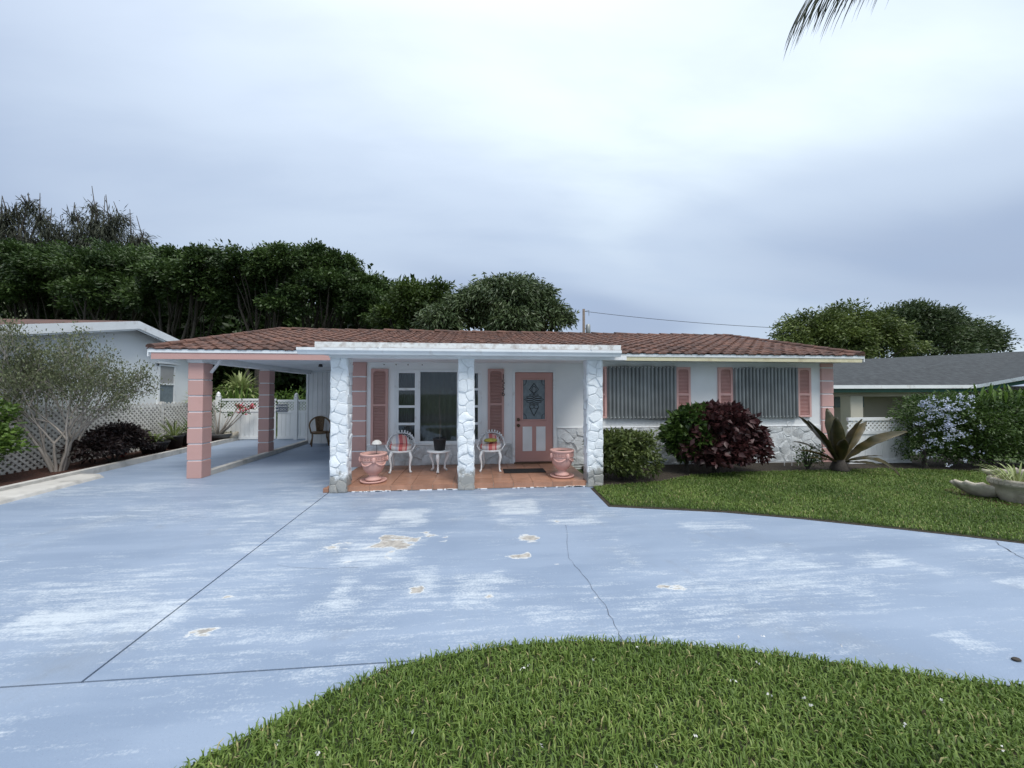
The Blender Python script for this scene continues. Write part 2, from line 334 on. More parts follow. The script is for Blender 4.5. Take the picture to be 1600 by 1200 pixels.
# ------------------------------------------------------------------ numpy leaf / grass meshes
def np_mesh(name, verts, quads, tint, m, parent=None, tris=False):
    me = bpy.data.meshes.new(name); nv = len(verts); nf = len(quads); k = quads.shape[1]
    me.vertices.add(nv); me.vertices.foreach_set('co', verts.astype(np.float32).ravel())
    me.loops.add(nf * k); me.loops.foreach_set('vertex_index', quads.astype(np.int32).ravel())
    me.polygons.add(nf); me.polygons.foreach_set('loop_start', np.arange(0, nf * k, k, dtype=np.int32))
    me.update(calc_edges=True); me.materials.append(m)
    a = me.attributes.new('tint', 'FLOAT', 'POINT'); a.data.foreach_set('value', tint.astype(np.float32))
    me.shade_smooth()
    o = bpy.data.objects.new(name, me); col.objects.link(o); o.parent = parent; return o
def unit(a): return a / (np.linalg.norm(a, axis=1, keepdims=True) + 1e-9)
def leaves(name, P, D, m, L, W, parent=None, tint=None, fold=.15, lvar=.35, nrm=None):
    n = len(P); D = unit(D); r = RNG.normal(size=(n, 3)) if nrm is None else nrm + RNG.normal(size=(n, 3)) * .35
    S = unit(np.cross(D, r)); Nn = np.cross(S, D)
    l = L * (1 + lvar * RNG.uniform(-1, 1, (n, 1))); wd = W * (1 + lvar * RNG.uniform(-1, 1, (n, 1)))
    v0 = P; v2 = P + D * l - Nn * l * .12; mid = P + D * l * .45
    v1 = mid + S * wd / 2 + Nn * wd * fold; v3 = mid - S * wd / 2 + Nn * wd * fold
    V = np.stack([v0, v1, v2, v3], 1).reshape(-1, 3); i = np.arange(n)[:, None] * 4
    T = np.concatenate([np.stack([i[:, 0], i[:, 0] + 1, i[:, 0] + 2], 1), np.stack([i[:, 0], i[:, 0] + 2, i[:, 0] + 3], 1)])
    if tint is None: tint = RNG.random(n)
    return np_mesh(name, V, T, np.repeat(np.clip(tint, 0, 1), 4), m, parent)
def clumps(lobes, n, sub=26, spread=.26, inner=.25, flat=.7, zmin=None):
    """points gathered in tufts over the surface of lumpy lobes; returns points, outward dirs, tint"""
    P = []; D = []; T = []
    tot = sum(l[3] ** 2 for l in lobes)
    for lb in lobes:
        x, y, z, r = lb[:4]; sz = lb[4] if len(lb) > 4 else .8
        k = max(60, int(n * r * r / tot)); ns = sub
        c = unit(RNG.normal(size=(ns, 3))); c[:, 2] = np.where(c[:, 2] < -.5, -c[:, 2], c[:, 2])
        rad = RNG.uniform(.72, 1.04, (ns, 1)); inn = RNG.random(ns) < inner; rad[inn] *= RNG.uniform(.3, .8, (inn.sum(), 1))
        cc = c * rad * np.array([r, r, r * sz]); idx = RNG.integers(0, ns, k)
        off = np.clip(RNG.normal(size=(k, 3)), -1.6, 1.6) * r * spread * np.array([1, 1, flat]) * RNG.uniform(.6, 1.2, (ns, 1))[idx]
        p = cc[idx] + off; P.append(p + np.array([x, y, z])); D.append(unit(p) + RNG.normal(size=(k, 3)) * .6)
        tv = RNG.uniform(.05, .75, ns)[idx] + off[:, 2] / (r * spread + 1e-6) * .15 + RNG.normal(size=k) * .13; T.append(tv)  # tint rises with height in each tuft, painting in lit tops
    P = np.concatenate(P); D = np.concatenate(D); T = np.concatenate(T)
    if zmin is not None:
        kp = P[:, 2] > zmin; P, D, T = P[kp], D[kp], T[kp]
    return P, D, T
def inpoly(x, y, poly):
    c = np.zeros(len(x), bool); n = len(poly)
    for i in range(n):
        x0, y0 = poly[i]; x1, y1 = poly[(i + 1) % n]
        k = ((y0 > y) != (y1 > y)) & (x < (x1 - x0) * (y - y0) / (y1 - y0 + 1e-12) + x0); c ^= k
    return c
def grass(name, poly, dens, h, wd, parent=None, box=None, z0=.01):
    xs = [p[0] for p in poly]; ys = [p[1] for p in poly]
    b = box or (min(xs), max(xs), min(ys), max(ys)); n = int((b[1] - b[0]) * (b[3] - b[2]) * dens)
    x = RNG.uniform(b[0], b[1], n); y = RNG.uniform(b[2], b[3], n); k = inpoly(x, y, poly); x, y = x[k], y[k]; n = len(x)
    a = RNG.uniform(0, 2 * math.pi, n); lean = RNG.uniform(.15, 1.15, n); hh = h * RNG.uniform(.55, 1.25, n)
    dx, dy = np.cos(a), np.sin(a); sx, sy = -dy * wd / 2, dx * wd / 2
    B = np.stack([x, y, np.full(n, z0)], 1); S = np.stack([sx, sy, np.zeros(n)], 1); Dh = np.stack([dx, dy, np.zeros(n)], 1)
    Z = np.array([0, 0, 1.])
    m1 = B + Dh * (hh * .35 * lean)[:, None] + Z * (hh * .6)[:, None]; t = B + Dh * (hh * .95 * lean)[:, None] + Z * (hh * (1.05 - .45 * lean))[:, None]
    V = np.stack([B - S * .8, B + S * .8, m1 + S, m1 - S, t], 1).reshape(-1, 3); i = np.arange(n) * 5
    T = np.concatenate([np.stack([i, i + 1, i + 2], 1), np.stack([i, i + 2, i + 3], 1), np.stack([i + 3, i + 2, i + 4], 1)])
    lo = np.array([mnoise.noise(Vector((px * 1.3, py * 1.3, 0))) for px, py in zip(x, y)]) * .35
    tn = np.clip(RNG.normal(.42, .2, n) + lo, 0, .92); tn = np.where(RNG.random(n) < .035, 1., tn)
    tint = np.repeat(tn, 5)
    return tag(np_mesh(name, V, T, tint, M['blade'], parent), kind='stuff')
def strap(mb, base, d, L, W, droop, n=8, fold=.25, up=(0, 0, 1), twist=0, tipw=.15):
    """long arching leaf as a folded strip"""
    p = Vector(base); d = Vector(d).normalized(); b = len(mb.v); st = L / n
    for i in range(n + 1):
        t = i / n; s = d.cross(Vector(up))
        if s.length < .05: s = Vector((1, 0, 0))
        s.normalize(); s = (Matrix.Rotation(twist * t, 3, d) @ s); nn = s.cross(d).normalized()
        w_ = W * (.35 + .65 * math.sin(min(1, t * 1.6) * math.pi / 2)) * (1 - max(0, (t - .55) / .45) ** 1.8 * (1 - tipw)) / 2
        mb.v += [tuple(p - s * w_ + nn * w_ * fold), tuple(p), tuple(p + s * w_ + nn * w_ * fold)]
        p = p + d * st; d = (d + Vector((0, 0, -droop * (.4 + 1.6 * t) / n))).normalized()
    for i in range(n):
        k = b + i * 3; mb.f += [(k, k + 1, k + 4, k + 3), (k + 1, k + 2, k + 5, k + 4)]
    return mb
def add_tint(o, fn=None):
    me = o.data; a = me.attributes.new('tint', 'FLOAT', 'POINT')
    a.data.foreach_set('value', np.array([fn(v.co) if fn else random.random() for v in me.vertices], dtype=np.float32)); me.shade_smooth(); return o
# ------------------------------------------------------------------ ground, driveway
g = MB(); g.add([(-500, -300, -.06), (500, -300, -.06), (500, 900, -.06), (-500, 900, -.06)], [(0, 1, 2, 3)]); tag(g.build('ground', M['field']), kind='structure')
drive = empty('driveway', kind='structure')
def wbox(u0, v0, u1, v1): 
    a = gr((u0 + u1) / 2, v1); b = gr((u0 + u1) / 2, v0); c = gr(u0, (v0 + v1) / 2); d = gr(u1, (v0 + v1) / 2)
    return ((c.x + d.x) / 2, (a.y + b.y) / 2, abs(d.x - c.x) / 2, abs(b.y - a.y) / 2)
WEAR = [(585, 793, 672, 822, .9), (565, 815, 600, 836, .8), (530, 845, 650, 885, .9), (770, 780, 842, 806, 1.), (765, 806, 842, 828, .55), (500, 893, 560, 962, .9), (565, 893, 640, 912, .6), (628, 880, 690, 945, .85), (705, 888, 790, 955, .8), (855, 803, 942, 822, .7), (0, 935, 275, 1003, .9), (60, 1003, 240, 1040, .5), (225, 985, 300, 1055, .45), (300, 880, 420, 925, .5), (400, 900, 470, 945, .4), (1160, 848, 1255, 882, .6), (1340, 858, 1440, 900, .7), (1280, 895, 1380, 940, .6), (1490, 985, 1550, 1022, .8), (1575, 895, 1660, 930, .8), (1060, 813, 1175, 832, .65), (962, 830, 1005, 905, .5), (1300, 830, 1400, 842, .6), (1420, 880, 1540, 900, .4), (1300, 1000, 1400, 1026, .35), (940, 905, 990, 960, .4), (530, 800, 560, 840, .5), (480, 770, 900, 782, .55), (850, 765, 940, 800, .4), (330, 840, 420, 870, .4), (0, 830, 60, 850, .5)]
CHIP = [(575, 833, 645, 858, .62), (612, 858, 628, 884, .55), (495, 850, 548, 862, .5), (655, 826, 690, 842, .5), (680, 838, 702, 847, .45), (798, 835, 835, 846, .6), (785, 861, 828, 871, .6), (530, 873, 562, 884, .5), (606, 872, 625, 886, .5), (626, 917, 662, 932, .7), (764, 923, 786, 936, .55), (296, 968, 334, 992, .55), (1020, 911, 1070, 924, .7), (356, 924, 384, 934, .6), (858, 808, 882, 818, .45), (126, 1067, 168, 1078, .6), (868, 880, 876, 886, .6), (540, 925, 560, 935, .3), (1185, 992, 1200, 999, .6), (598, 955, 606, 961, .5), (930, 925, 950, 940, .4), (870, 948, 884, 958, .4)]
WB = [(*wbox(*a[:4]), a[4]) for a in WEAR]; CB = [(*wbox(*a[:4]), a[4]) for a in CHIP]
def soft(X, Y, boxes, edge):
    out = np.zeros_like(X)
    for cx, cy, hx, hy, s in boxes:
        d = np.maximum((np.abs(X - cx) - hx), (np.abs(Y - cy) - hy)); out = np.maximum(out, s * np.clip(.5 - d / edge, 0, 1))
    return out
def slab(xf0, xf1, y0, y1, st=.06, z=0, th=.1):
    ny = max(2, int((y1 - y0) / st)); nx = max(2, int((xf1(y0) - xf0(y0)) / st))
    ys = np.linspace(y0, y1, ny); T = np.linspace(0, 1, nx); X = np.array([xf0(y) + (xf1(y) - xf0(y)) * T for y in ys]); Y = np.repeat(ys[:, None], nx, 1)
    Zs = np.full_like(X, z)
    V = np.stack([X, Y, Zs], 2).reshape(-1, 3); i = np.arange(ny * nx).reshape(ny, nx)
    Q = np.stack([i[:-1, :-1], i[:-1, 1:], i[1:, 1:], i[1:, :-1]], 2).reshape(-1, 4)
    edge = np.concatenate([i[0], i[1:, -1], i[-1, -2::-1], i[-2:0:-1, 0]]); n0 = len(V)
    V = np.concatenate([V, V[edge] - np.array([0, 0, th])]); e2 = np.arange(len(edge)) + n0
    Q = np.concatenate([Q, np.stack([np.roll(edge, -1), edge, e2, np.roll(e2, -1)], 1)])
    o = np_mesh('slab', V, Q, np.zeros(len(V)), M['drive'], drive)
    me = o.data; me.shade_flat()
    for nm, bx, ed in (('wear', WB, .24), ('chip', CB, .10)):
        a = me.attributes.new(nm, 'FLOAT', 'POINT'); jt = np.array([tuple(mnoise.noise_vector(Vector((p[0] * 3.1, p[1] * 3.1, 9.1)))) for p in V]); v = soft(V[:, 0] + jt[:, 0] * .16, V[:, 1] + jt[:, 1] * .12, bx, ed)
        if nm == 'wear':
            lo = np.array([mnoise.noise(Vector((p[0] * .5, p[1] * .9, 3.3))) for p in V]); v = np.maximum(v, np.clip(.32 + lo * .6, 0, .65)); v = np.where(V[:, 1] > 7.4, v * .45, v)
        a.data.foreach_set('value', v.astype(np.float32))
    return o
xj = lambda y: -2.26 - .05 * (y - 2.37)
slab(lambda y: -8.5, lambda y: xj(y) - .008, 2.385, 14.2); slab(lambda y: xj(y) + .008, lambda y: .4, 2.385, 6.6); slab(lambda y: .4, lambda y: 12.5, -2.5, 6.6)
slab(lambda y: -12, lambda y: .4, -2.5, 2.373, .09)
MB().box(-60, -13, -.055, 60, -5, -.03).build('road', mat('asphalt', (.05, .05, .052), .9, .2, 6, .4, 80))
tag(bpy.data.objects['road'], kind='structure')
# cracks: thin open lines in the slab
def crack(pts, wd, sub=5, jit=.012):
    P = [gr(u, v) for u, v in pts]; Q = []
    for a, b in zip(P[:-1], P[1:]):
        for k in range(sub): Q.append(a.lerp(b, k / sub) + Vector((random.uniform(-jit, jit), random.uniform(-jit, jit), 0)))
    Q.append(P[-1]); mb = MB()
    for i, q in enumerate(Q):
        d = (Q[min(i + 1, len(Q) - 1)] - Q[max(0, i - 1)]).normalized(); s = Vector((-d.y, d.x, 0)) * wd * random.uniform(.3, 1) / 2
        mb.v += [(q.x - s.x, q.y - s.y, .004), (q.x + s.x, q.y + s.y, .004)]
        if i: k = i * 2; mb.f.append((k - 2, k - 1, k + 1, k))
    mb.build('crack', M['bare'], drive)
crack([(884, 820), (890, 872), (915, 905), (945, 945), (965, 985), (972, 1002)], .0035)
crack([(616, 1040), (614, 1050), (608, 1062)], .016, 4); crack([(636, 1040), (637, 1052)], .006, 3)
crack([(1555, 846), (1578, 862), (1602, 874)], .010); crack([(430, 884), (500, 889), (560, 887)], .003)
# ------------------------------------------------------------------ lawns
def sheet(name, poly, z, m, parent=None, kind=None):
    mb = MB(); mb.extr(poly, 'z', z - .05, z); return tag(mb.build(name, m, parent), kind=kind)
LAWN = [(1.99, 6.3), (1.94, 5.32), (2.42, 5.19), (3.41, 4.93), (4.24, 4.58), (5.09, 4.14), (5.58, 3.87), (6.0, 3.61), (7.2, 2.7), (8.6, 1.4), (12.4, .4), (12.4, 6.2), (9.6, 7.05), (8.6, 7.25), (7.4, 7.2), (5.2, 7.2), (4.0, 6.95), (3.4, 6.6), (2.2, 6.36)]
ISLE = [(-2.3, -.4), (-1.75, 1.0), (-1.26, 1.8), (-1.01, 2.0), (-.79, 2.16), (-.52, 2.32), (-.19, 2.4), (.22, 2.45), (.65, 2.45), (1.06, 2.4), (1.65, 2.28), (2.16, 2.12), (2.61, 1.97), (3.04, 1.84), (4.2, 1.45), (5.6, .8), (6.6, -.2), (6.6, -1.4), (-2.3, -1.4)]
sheet('lawn', LAWN, .012, M['turf'], kind='structure'); sheet('lawn_island', ISLE, .012, M['turf'], kind='structure')
_cx, _cy = 6.5, 5.2
sheet('lawn_edge', [(p[0] + (p[0] - _cx) * .012 / max(.2, 1) , p[1] - .05 if p[1] < 5.4 else p[1]) for p in LAWN], .006, M['soil'], kind='structure')
grass('lawn_grass', LAWN, 3400, .05, .009)
grass('island_grass', ISLE, 8200, .05, .0072, box=(-2.3, 4.6, .9, 2.5))
sheet('flower_bed', [(2.0, 6.34), (3.4, 6.62), (4.0, 6.97), (5.2, 7.22), (8.6, 7.27), (12.4, 6.22), (12.4, 8.8), (8.45, 8.8), (8.45, 8.13), (2.3, 8.13)], .02, M['soil'], kind='structure')
sheet('planting_bed', [(-7.72, 4.5), (-7.72, 6.7), (-8.12, 11.0), (-8.36, 14.1), (-9.4, 14.1), (-9.4, 4.5)], .07, M['mulch'], kind='structure')
k = MB(); pts = [(-7.52, 4.5), (-7.63, 6.7), (-8.03, 11.05), (-8.29, 14.0)]
for a, b in zip(pts[:-1], pts[1:]): k.add([(a[0] - .13, a[1], -.02), (a[0], a[1], -.02), (b[0], b[1], -.02), (b[0] - .13, b[1], -.02), (a[0] - .13, a[1], .12), (a[0], a[1], .12), (b[0], b[1], .12), (b[0] - .13, b[1], .12)], [(0, 3, 2, 1), (4, 5, 6, 7), (0, 1, 5, 4), (1, 2, 6, 5), (2, 3, 7, 6), (3, 0, 4, 7)])
tag(k.build('kerb', M['kerb']), kind='structure')
k = MB(); a, b = (-6.95, 5.0), (-7.2, 8.05)
k.add([(-7.56, 5, -.02), (-6.85, 5, -.02), (-7.26, 8.0, -.02), (-7.42, 8.12, -.02), (-7.75, 8.1, -.02), (-7.56, 5, .07), (-6.9, 5, .06), (-7.3, 7.95, .055), (-7.44, 8.07, .055), (-7.75, 8.05, .07)], [(0, 4, 3, 2, 1), (5, 6, 7, 8, 9), (0, 1, 6, 5), (1, 2, 7, 6), (2, 3, 8, 7), (3, 4, 9, 8), (4, 0, 5, 9)])
tag(k.build('kerb_apron', M['kerb'], bevel=.02), kind='structure')
k = MB(); k.add([(-5.46, 7.95, -.02), (-5.33, 7.95, -.02), (-5.5, 12.65, -.02), (-5.66, 12.65, -.02), (-5.46, 7.95, .1), (-5.33, 7.95, .1), (-5.5, 12.65, .1), (-5.66, 12.65, .1)], [(0, 3, 2, 1), (4, 5, 6, 7), (0, 1, 5, 4), (1, 2, 6, 5), (2, 3, 7, 6), (3, 0, 4, 7)])
tag(k.build('carport_kerb', M['kerb'], bevel=.01), kind='structure')
# ------------------------------------------------------------------ porch floor
WY = 8.13; FZ = .10
porch = empty('porch_floor', (0, 0, 0), kind='structure')
MB().box(-2.5, 6.45, -.03, 2.0, WY, FZ - .012).build('slab', M['grout'], porch)
tw = .345; me_t = MB().box(0, 0, -.02, tw - .008, tw - .008, 0).mesh('tile', M['floor_tile']); me_r = MB().box(0, -.012, -.085, tw - .008, 0, 0).mesh('tile', M['floor_tile'])
for i in range(13):
    for j in range(5):
        y = 6.445 + j * tw
        if y + tw > WY + .05: continue
        link('tile', me_t, porch, (-2.49 + i * tw, y, FZ + random.uniform(-.0015, .0015)))
    link('riser_tile', me_r, porch, (-2.49 + i * tw, 6.449, FZ - .004))
mb = MB()
for i in range(60):
    x = random.uniform(-2.4, 1.95); l_ = random.uniform(.02, .16); mb.box(x, 6.425, .0, x + l_, 6.4375, random.uniform(.008, .022))
tag(mb.build('paint_splash', M['white'], porch), kind='stuff')
# ------------------------------------------------------------------ stones
def clip(poly, px, py, nx, ny):
    out = []; n = len(poly)
    for i in range(n):
        a = poly[i]; b = poly[(i + 1) % n]; da = (a[0] - px) * nx + (a[1] - py) * ny; db = (b[0] - px) * nx + (b[1] - py) * ny
        if da <= 0: out.append(a)
        if da * db < 0: t = da / (da - db); out.append((a[0] + (b[0] - a[0]) * t, a[1] + (b[1] - a[1]) * t))
    return out
def stones(parent, org, ax, wd, ht, size, out, seed, amp=.03, proud=.026, m_=None):
    """irregular veneer stones on a wall rectangle: org lower-left, ax the horizontal unit vector, out the outward normal"""
    rnd = random.Random(seed); org = Vector(org); ax = Vector(ax); out = Vector(out); n = max(3, int(wd * ht / size ** 2))
    S = []
    for _ in range(n * 30):
        p = (rnd.uniform(0, wd), rnd.uniform(0, ht))
        if all((p[0] - q[0]) ** 2 * .6 + (p[1] - q[1]) ** 2 > (size * .72) ** 2 for q in S): S.append(p)
    def warp(p):
        e = min(p[0], wd - p[0], p[1], ht - p[1]); k = amp * min(1, max(0, e) / .06)
        v = mnoise.noise_vector(Vector((p[0] * 5 + seed, p[1] * 5, seed * .37))); return (p[0] + v.x * k, p[1] + v.y * k)
    for s in S:
        poly = [(0, 0), (wd, 0), (wd, ht), (0, ht)]
        for q in S:
            if q is s: continue
            mx, my = (s[0] + q[0]) / 2, (s[1] + q[1]) / 2; poly = clip(poly, mx, my, q[0] - s[0], q[1] - s[1])
            if len(poly) < 3: break
        if len(poly) < 3: continue
        sub = []
        for i in range(len(poly)):
            a = poly[i]; b = poly[(i + 1) % len(poly)]; sub += [a, ((a[0] + b[0]) / 2, (a[1] + b[1]) / 2)]
        sub = [warp(p) for p in sub]; c = (sum(p[0] for p in sub) / len(sub), sum(p[1] for p in sub) / len(sub))
        def ring(f, d, gap): 
            r = []
            for p in sub:
                vx, vy = p[0] - c[0], p[1] - c[1]; L_ = math.hypot(vx, vy) + 1e-6; k = max(.1, (L_ * f - gap) / L_)
                r.append(org + ax * (c[0] + vx * k) + Vector((0, 0, c[1] + vy * k)) + out * d)
            return r
        h = proud * rnd.uniform(.55, 1.25); tx, ty = rnd.uniform(-.14, .14), rnd.uniform(-.14, .14); m = len(sub)
        r0 = ring(1, -.012, .0); r1 = ring(1, h * .7, .0032); r2 = ring(.8, h, 0)
        r2 = [p + out * ((p - org).dot(ax) - c[0]) * tx + out * ((p - org).z - c[1]) * ty for p in r2]
        vs = r0 + r1 + r2 + [sum(r2, Vector()) / m + out * h * .25]
        fs = []
        for i in range(m):
            j = (i + 1) % m; fs += [(i, j, m + j, m + i), (m + i, m + j, 2 * m + j, 2 * m + i), (2 * m + i, 2 * m + j, 3 * m)]
        MB().add(vs, fs).build('stone', m_ or M['stone'], parent, smooth=rnd.random() < .4)
# ------------------------------------------------------------------ the house
X0, X1 = -2.70, 8.37
house = empty('house', (0, 0, 0), 'single-storey white house with pink shutters and brown tiled roof', 'house')
wall = empty('wall', (0, 0, 0)); wall.parent = house
mb = MB()
def wbx(x0, x1, z0, z1): mb.box(x0, WY, z0, x1, WY + .2, z1)
WX0, WX1, WZ0, WZ1 = -1.78, .08, .57, 2.14; DX0, DX1, DZ1 = .75, 1.71, 2.15
wbx(X0, WX0, -.05, 2.36); wbx(WX0, WX1, -.05, WZ0); wbx(WX0, WX1, WZ1, 2.36); wbx(WX1, DX0, -.05, 2.36); wbx(DX0, DX1, DZ1, 2.36); wbx(DX1, X1, -.05, 2.36)
mb.box(X1 - .2, WY + .2, -.05, X1, 16.2, 2.36); mb.box(X0, WY + .2, -.05, X0 + .2, 12.6, 2.36); mb.box(X0, 16.0, -.05, X1 - .2, 16.2, 2.36)
mb.extr([(8.0, 2.36), (12.2, 3.46), (16.3, 2.36)], 'x', X1 - .2, X1)
front = mb.build('front_wall', M['stucco'], wall)
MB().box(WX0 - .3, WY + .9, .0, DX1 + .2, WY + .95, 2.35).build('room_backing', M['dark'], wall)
# wainscot stones
for i, (a, b, z0, z1, sd) in enumerate([(-2.34, .74, FZ, .54, 3), (1.75, X1 - .29, FZ - .05, .86, 9)]):
    MB().box(a, WY - .012, z0 - .05, b, WY + .01, z1 - .004).build('wainscot', M['stonejoint'], wall)
    stones(wall, (a, WY - .012, z0), (1, 0, 0), b - a, z1 - z0, .27, (0, -1, 0), sd, .09, .016, M['wallstone'])
    MB().box(a, WY - .03, z1, b, WY + .01, z1 + .022).build('ledge', M['white'], wall, bevel=.006)
# quoin blocks
def quoins(x0, x1, zs, yo=.05, deep=.3):
    q = empty('quoin', (0, 0, 0)); q.parent = house
    MB().box(x0 + .012, WY - yo + .012, 0, x1 - .012, WY + .15, zs[-1]).build('joint', M['trim'], q)
    for a, b in zip(zs[:-1], zs[1:]): MB().box(x0, WY - yo, a + .013, x1, WY + .14, b - .013).build('block', M['pink'] if x0 < 0 else M['pinklight'], q, bevel=.008)
quoins(X0 - .02, -2.36, [.08, .42, .74, 1.06, 1.37, 1.68, 1.99, 2.31, 2.36])
quoins(8.10, X1 + .03, [.0, .36, .68, 1.0, 1.31, 1.62, 1.93, 2.24, 2.36])
# window
win = empty('window'); win.parent = house
fr = MB(); y0, y1 = WY - .02, WY + .07
def frame(x0, x1, z0, z1, t=.045, d0=y0, d1=y1):
    fr.box(x0, d0, z0, x0 + t, d1, z1); fr.box(x1 - t, d0, z0, x1, d1, z1); fr.box(x0 + t, d0, z0, x1 - t, d1, z0 + t); fr.box(x0 + t, d0, z1 - t, x1 - t, d1, z1)
frame(WX0, WX1, WZ0, WZ1, .04)
cx0, cx1 = -1.275, -.425
for x in (cx0, cx1): fr.box(x - .035, y0 - .002, WZ0 + .04, x + .035, y1, WZ1 - .04)
for a, b in ((WX0 + .04, cx0 - .035), (cx1 + .035, WX1 - .04)):
    fr.box(a, y0 + .01, WZ0 + .04, a + .045, y1 - .01, WZ1 - .04); fr.box(b - .045, y0 + .01, WZ0 + .04, b, y1 - .01, WZ1 - .04)
    for kk in range(5):
        z = WZ0 + .04 + kk * (WZ1 - WZ0 - .08) / 4; fr.box(a + .045, y0 + .012, z - .026, b - .045, y1 - .012, z + .026)
fr.build('frame', M['trim'], win); MB().box(WX0 - .04, WY - .05, WZ0 - .035, WX1 + .04, WY + .05, WZ0 - .001).build('sill', M['trim'], win)
for a, b in ((WX0 + .08, cx0 - .07), (cx1 + .07, WX1 - .08)):
    for kk in range(4):
        h4 = (WZ1 - WZ0 - .08) / 4; z = WZ0 + .04 + kk * h4; MB().box(a, WY + .022, z + .022, b, WY + .027, z + h4 - .022).build('pane', M['glass'], win)
MB().box(cx0 + .033, WY + .022, WZ0 + .038, cx1 - .033, WY + .027, WZ1 - .038).build('pane', M['glass'], win)
def curtain(x0, x1, y, name='curtain', amp=.03, n=60, m=M['curtain']):
    mb = MB()
    for i in range(n + 1):
        x = x0 + (x1 - x0) * i / n; yy = y + amp * math.sin(i * 1.1) * random.uniform(.5, 1); mb.v += [(x, yy, WZ0 - .05), (x, yy, WZ1 + .05)]
        if i: k = 2 * i; mb.f.append((k - 2, k, k + 1, k - 1))
    mb.build(name, m, win, smooth=True)
curtain(WX0 - .05, cx0 - .12, WY + .16); curtain(cx1 + .1, WX1 + .1, WY + .16); curtain(cx0 - .1, cx1 + .1, WY + .18, amp=.012, m=mat('reflection_drape', (.32, .295, .25), .9, .1, 3, 0))  # centre drape's brown stands in for the reflection in the big pane
# shutters
def shutter(x0, x1, z0, z1, m, split=.5, y=WY):
    s = empty('shutter'); s.parent = house; t = .05; mb = MB(); d0, d1 = y - .045, y - .001
    mb.box(x0, d0, z0, x0 + t, d1, z1); mb.box(x1 - t, d0, z0, x1, d1, z1); zm = z0 + (z1 - z0) * split
    mb.box(x0 + t, d0 + .001, z0, x1 - t, d1, z0 + t); mb.box(x0 + t, d0 + .001, zm - t * .45, x1 - t, d1, zm + t * .45)
    xm = (x0 + x1) / 2; hw = (x1 - x0) / 2 - t
    mb.extr([(x0 + t, z1), (x1 - t, z1)] + [(xm + hw * math.cos(a), z1 - .085 + .04 * math.sin(a)) for a in [i * math.pi / 8 for i in range(9)]], 'y', d0 + .001, d1)
    mb.build('frame', m, s)
    sl_ = MB(); z = z0 + t + .02
    while z < z1 - .05:
        if abs(z - zm) > t * .6: sl_.bar((x0 + t, y - .022, z), (x1 - t, y - .022, z), .036, .007, (0, .6, 1))
        z += .032
    sl_.box(x0 + t, y - .008, z0 + t, x1 - t, y - .002, z1 - .05)
    tag(sl_.build('louver_slats', m, s), kind='stuff'); return s
shutter(-2.26, -1.91, .55, 2.16, M['pink'], .52); shutter(.21, .56, .57, 2.17, M['pink'], .52)
for a, b in ((2.66, 2.87), (4.5, 4.84), (5.52, 5.87), (7.49, 7.83)): shutter(a, b, 1.08, 2.235, M['pinklight'], .46)
# corrugated storm panels
def storm(x0, x1, z0, z1):
    n = 6; wv = (x1 - x0) / n
    hd = MB(); hd.box(x0 - .01, WY - .05, z1 - .03, x1 + .01, WY - .001, z1 - .005); hd.box(x0 - .01, WY - .05, z0 + .02, x1 + .01, WY - .001, z0 + .04); hd.build('storm_rail', M['metal'], house)
    for i in range(n):
        mb = MB(); K = 24; prof = []
        for j in range(K + 1):
            t = j / K; ph = t * 3 % 1; d = max(0, min(1, (.5 - abs(ph - .5)) * 5 - .55)); prof.append((x0 + wv * (i + t) + (.004 if j == K else 0), WY - .055 - .05 * d - .003 * (i % 2)))
        for p in prof: mb.v += [(p[0], p[1], z0), (p[0], p[1], z1 + .012 * (i % 2))]
        for j in range(K): k = 2 * j; mb.f.append((k, k + 2, k + 3, k + 1))
        o = mb.build('storm_panel', M['metal'], house); sm = o.modifiers.new('s', 'SOLIDIFY'); sm.thickness = .002
        bt = MB()
        for z in (z0 + .03, z1 - .02):
            for j in range(3): bt.box(x0 + wv * (i + j / 3) - .008, WY - .075, z - .009, x0 + wv * (i + j / 3) + .008, WY - .05, z + .009)
        bt.build('wing_nuts', M['trim'], o)
storm(2.88, 4.49, 1.07, 2.24); storm(5.87, 7.47, 1.07, 2.225)
# front door
door = empty('door'); door.parent = house
fm = MB(); fm.box(DX0, WY - .03, FZ, DX0 + .055, WY + .1, DZ1); fm.box(DX1 - .055, WY - .03, FZ, DX1, WY + .1, DZ1); fm.box(DX0 + .055, WY - .03, DZ1 - .045, DX1 - .055, WY + .1, DZ1)
fm.build('door_frame', M['trim'], door)
MB().box(DX0 + .03, WY - .06, FZ - .01, DX1 - .03, WY + .1, FZ + .03).build('threshold', M['brass'], door)
a, b = DX0 + .06, DX1 - .06; dz0, dz1 = FZ + .035, DZ1 - .05; gx0, gx1, gz0, gz1 = a + .17, b - .17, 1.06, 1.94
ds = MB(); dy0, dy1 = WY + .01, WY + .055
ds.box(a, dy0, dz0, gx0, dy1, dz1); ds.box(gx1, dy0, dz0, b, dy1, dz1); ds.box(gx0, dy0, dz0, gx1, dy1, gz0); ds.box(gx0, dy0, gz1, gx1, dy1, dz1); ds.build('door_leaf', M['pinkdoor'], door)
fr = MB(); frame(gx0 - .03, gx1 + .03, gz0 - .03, gz1 + .03, .035, dy0 - .018, dy0 + .012); fr.build('glass_frame', M['pinkdoor'], door, bevel=.006)
MB().box(gx0, dy0 + .012, gz0, gx1, dy0 + .02, gz1).build('door_glass', M['frost'], door)
for x in (a + .165, b - .165 - .21):
    p = MB(); p.box(x, dy0 - .008, dz0 + .23, x + .21, dy0 + .002, dz0 + .77); p.build('door_panel', M['white'], door, bevel=.006)
orn = MB(); xc = (gx0 + gx1) / 2; zc = (gz0 + gz1) / 2; yo = dy0 + .008
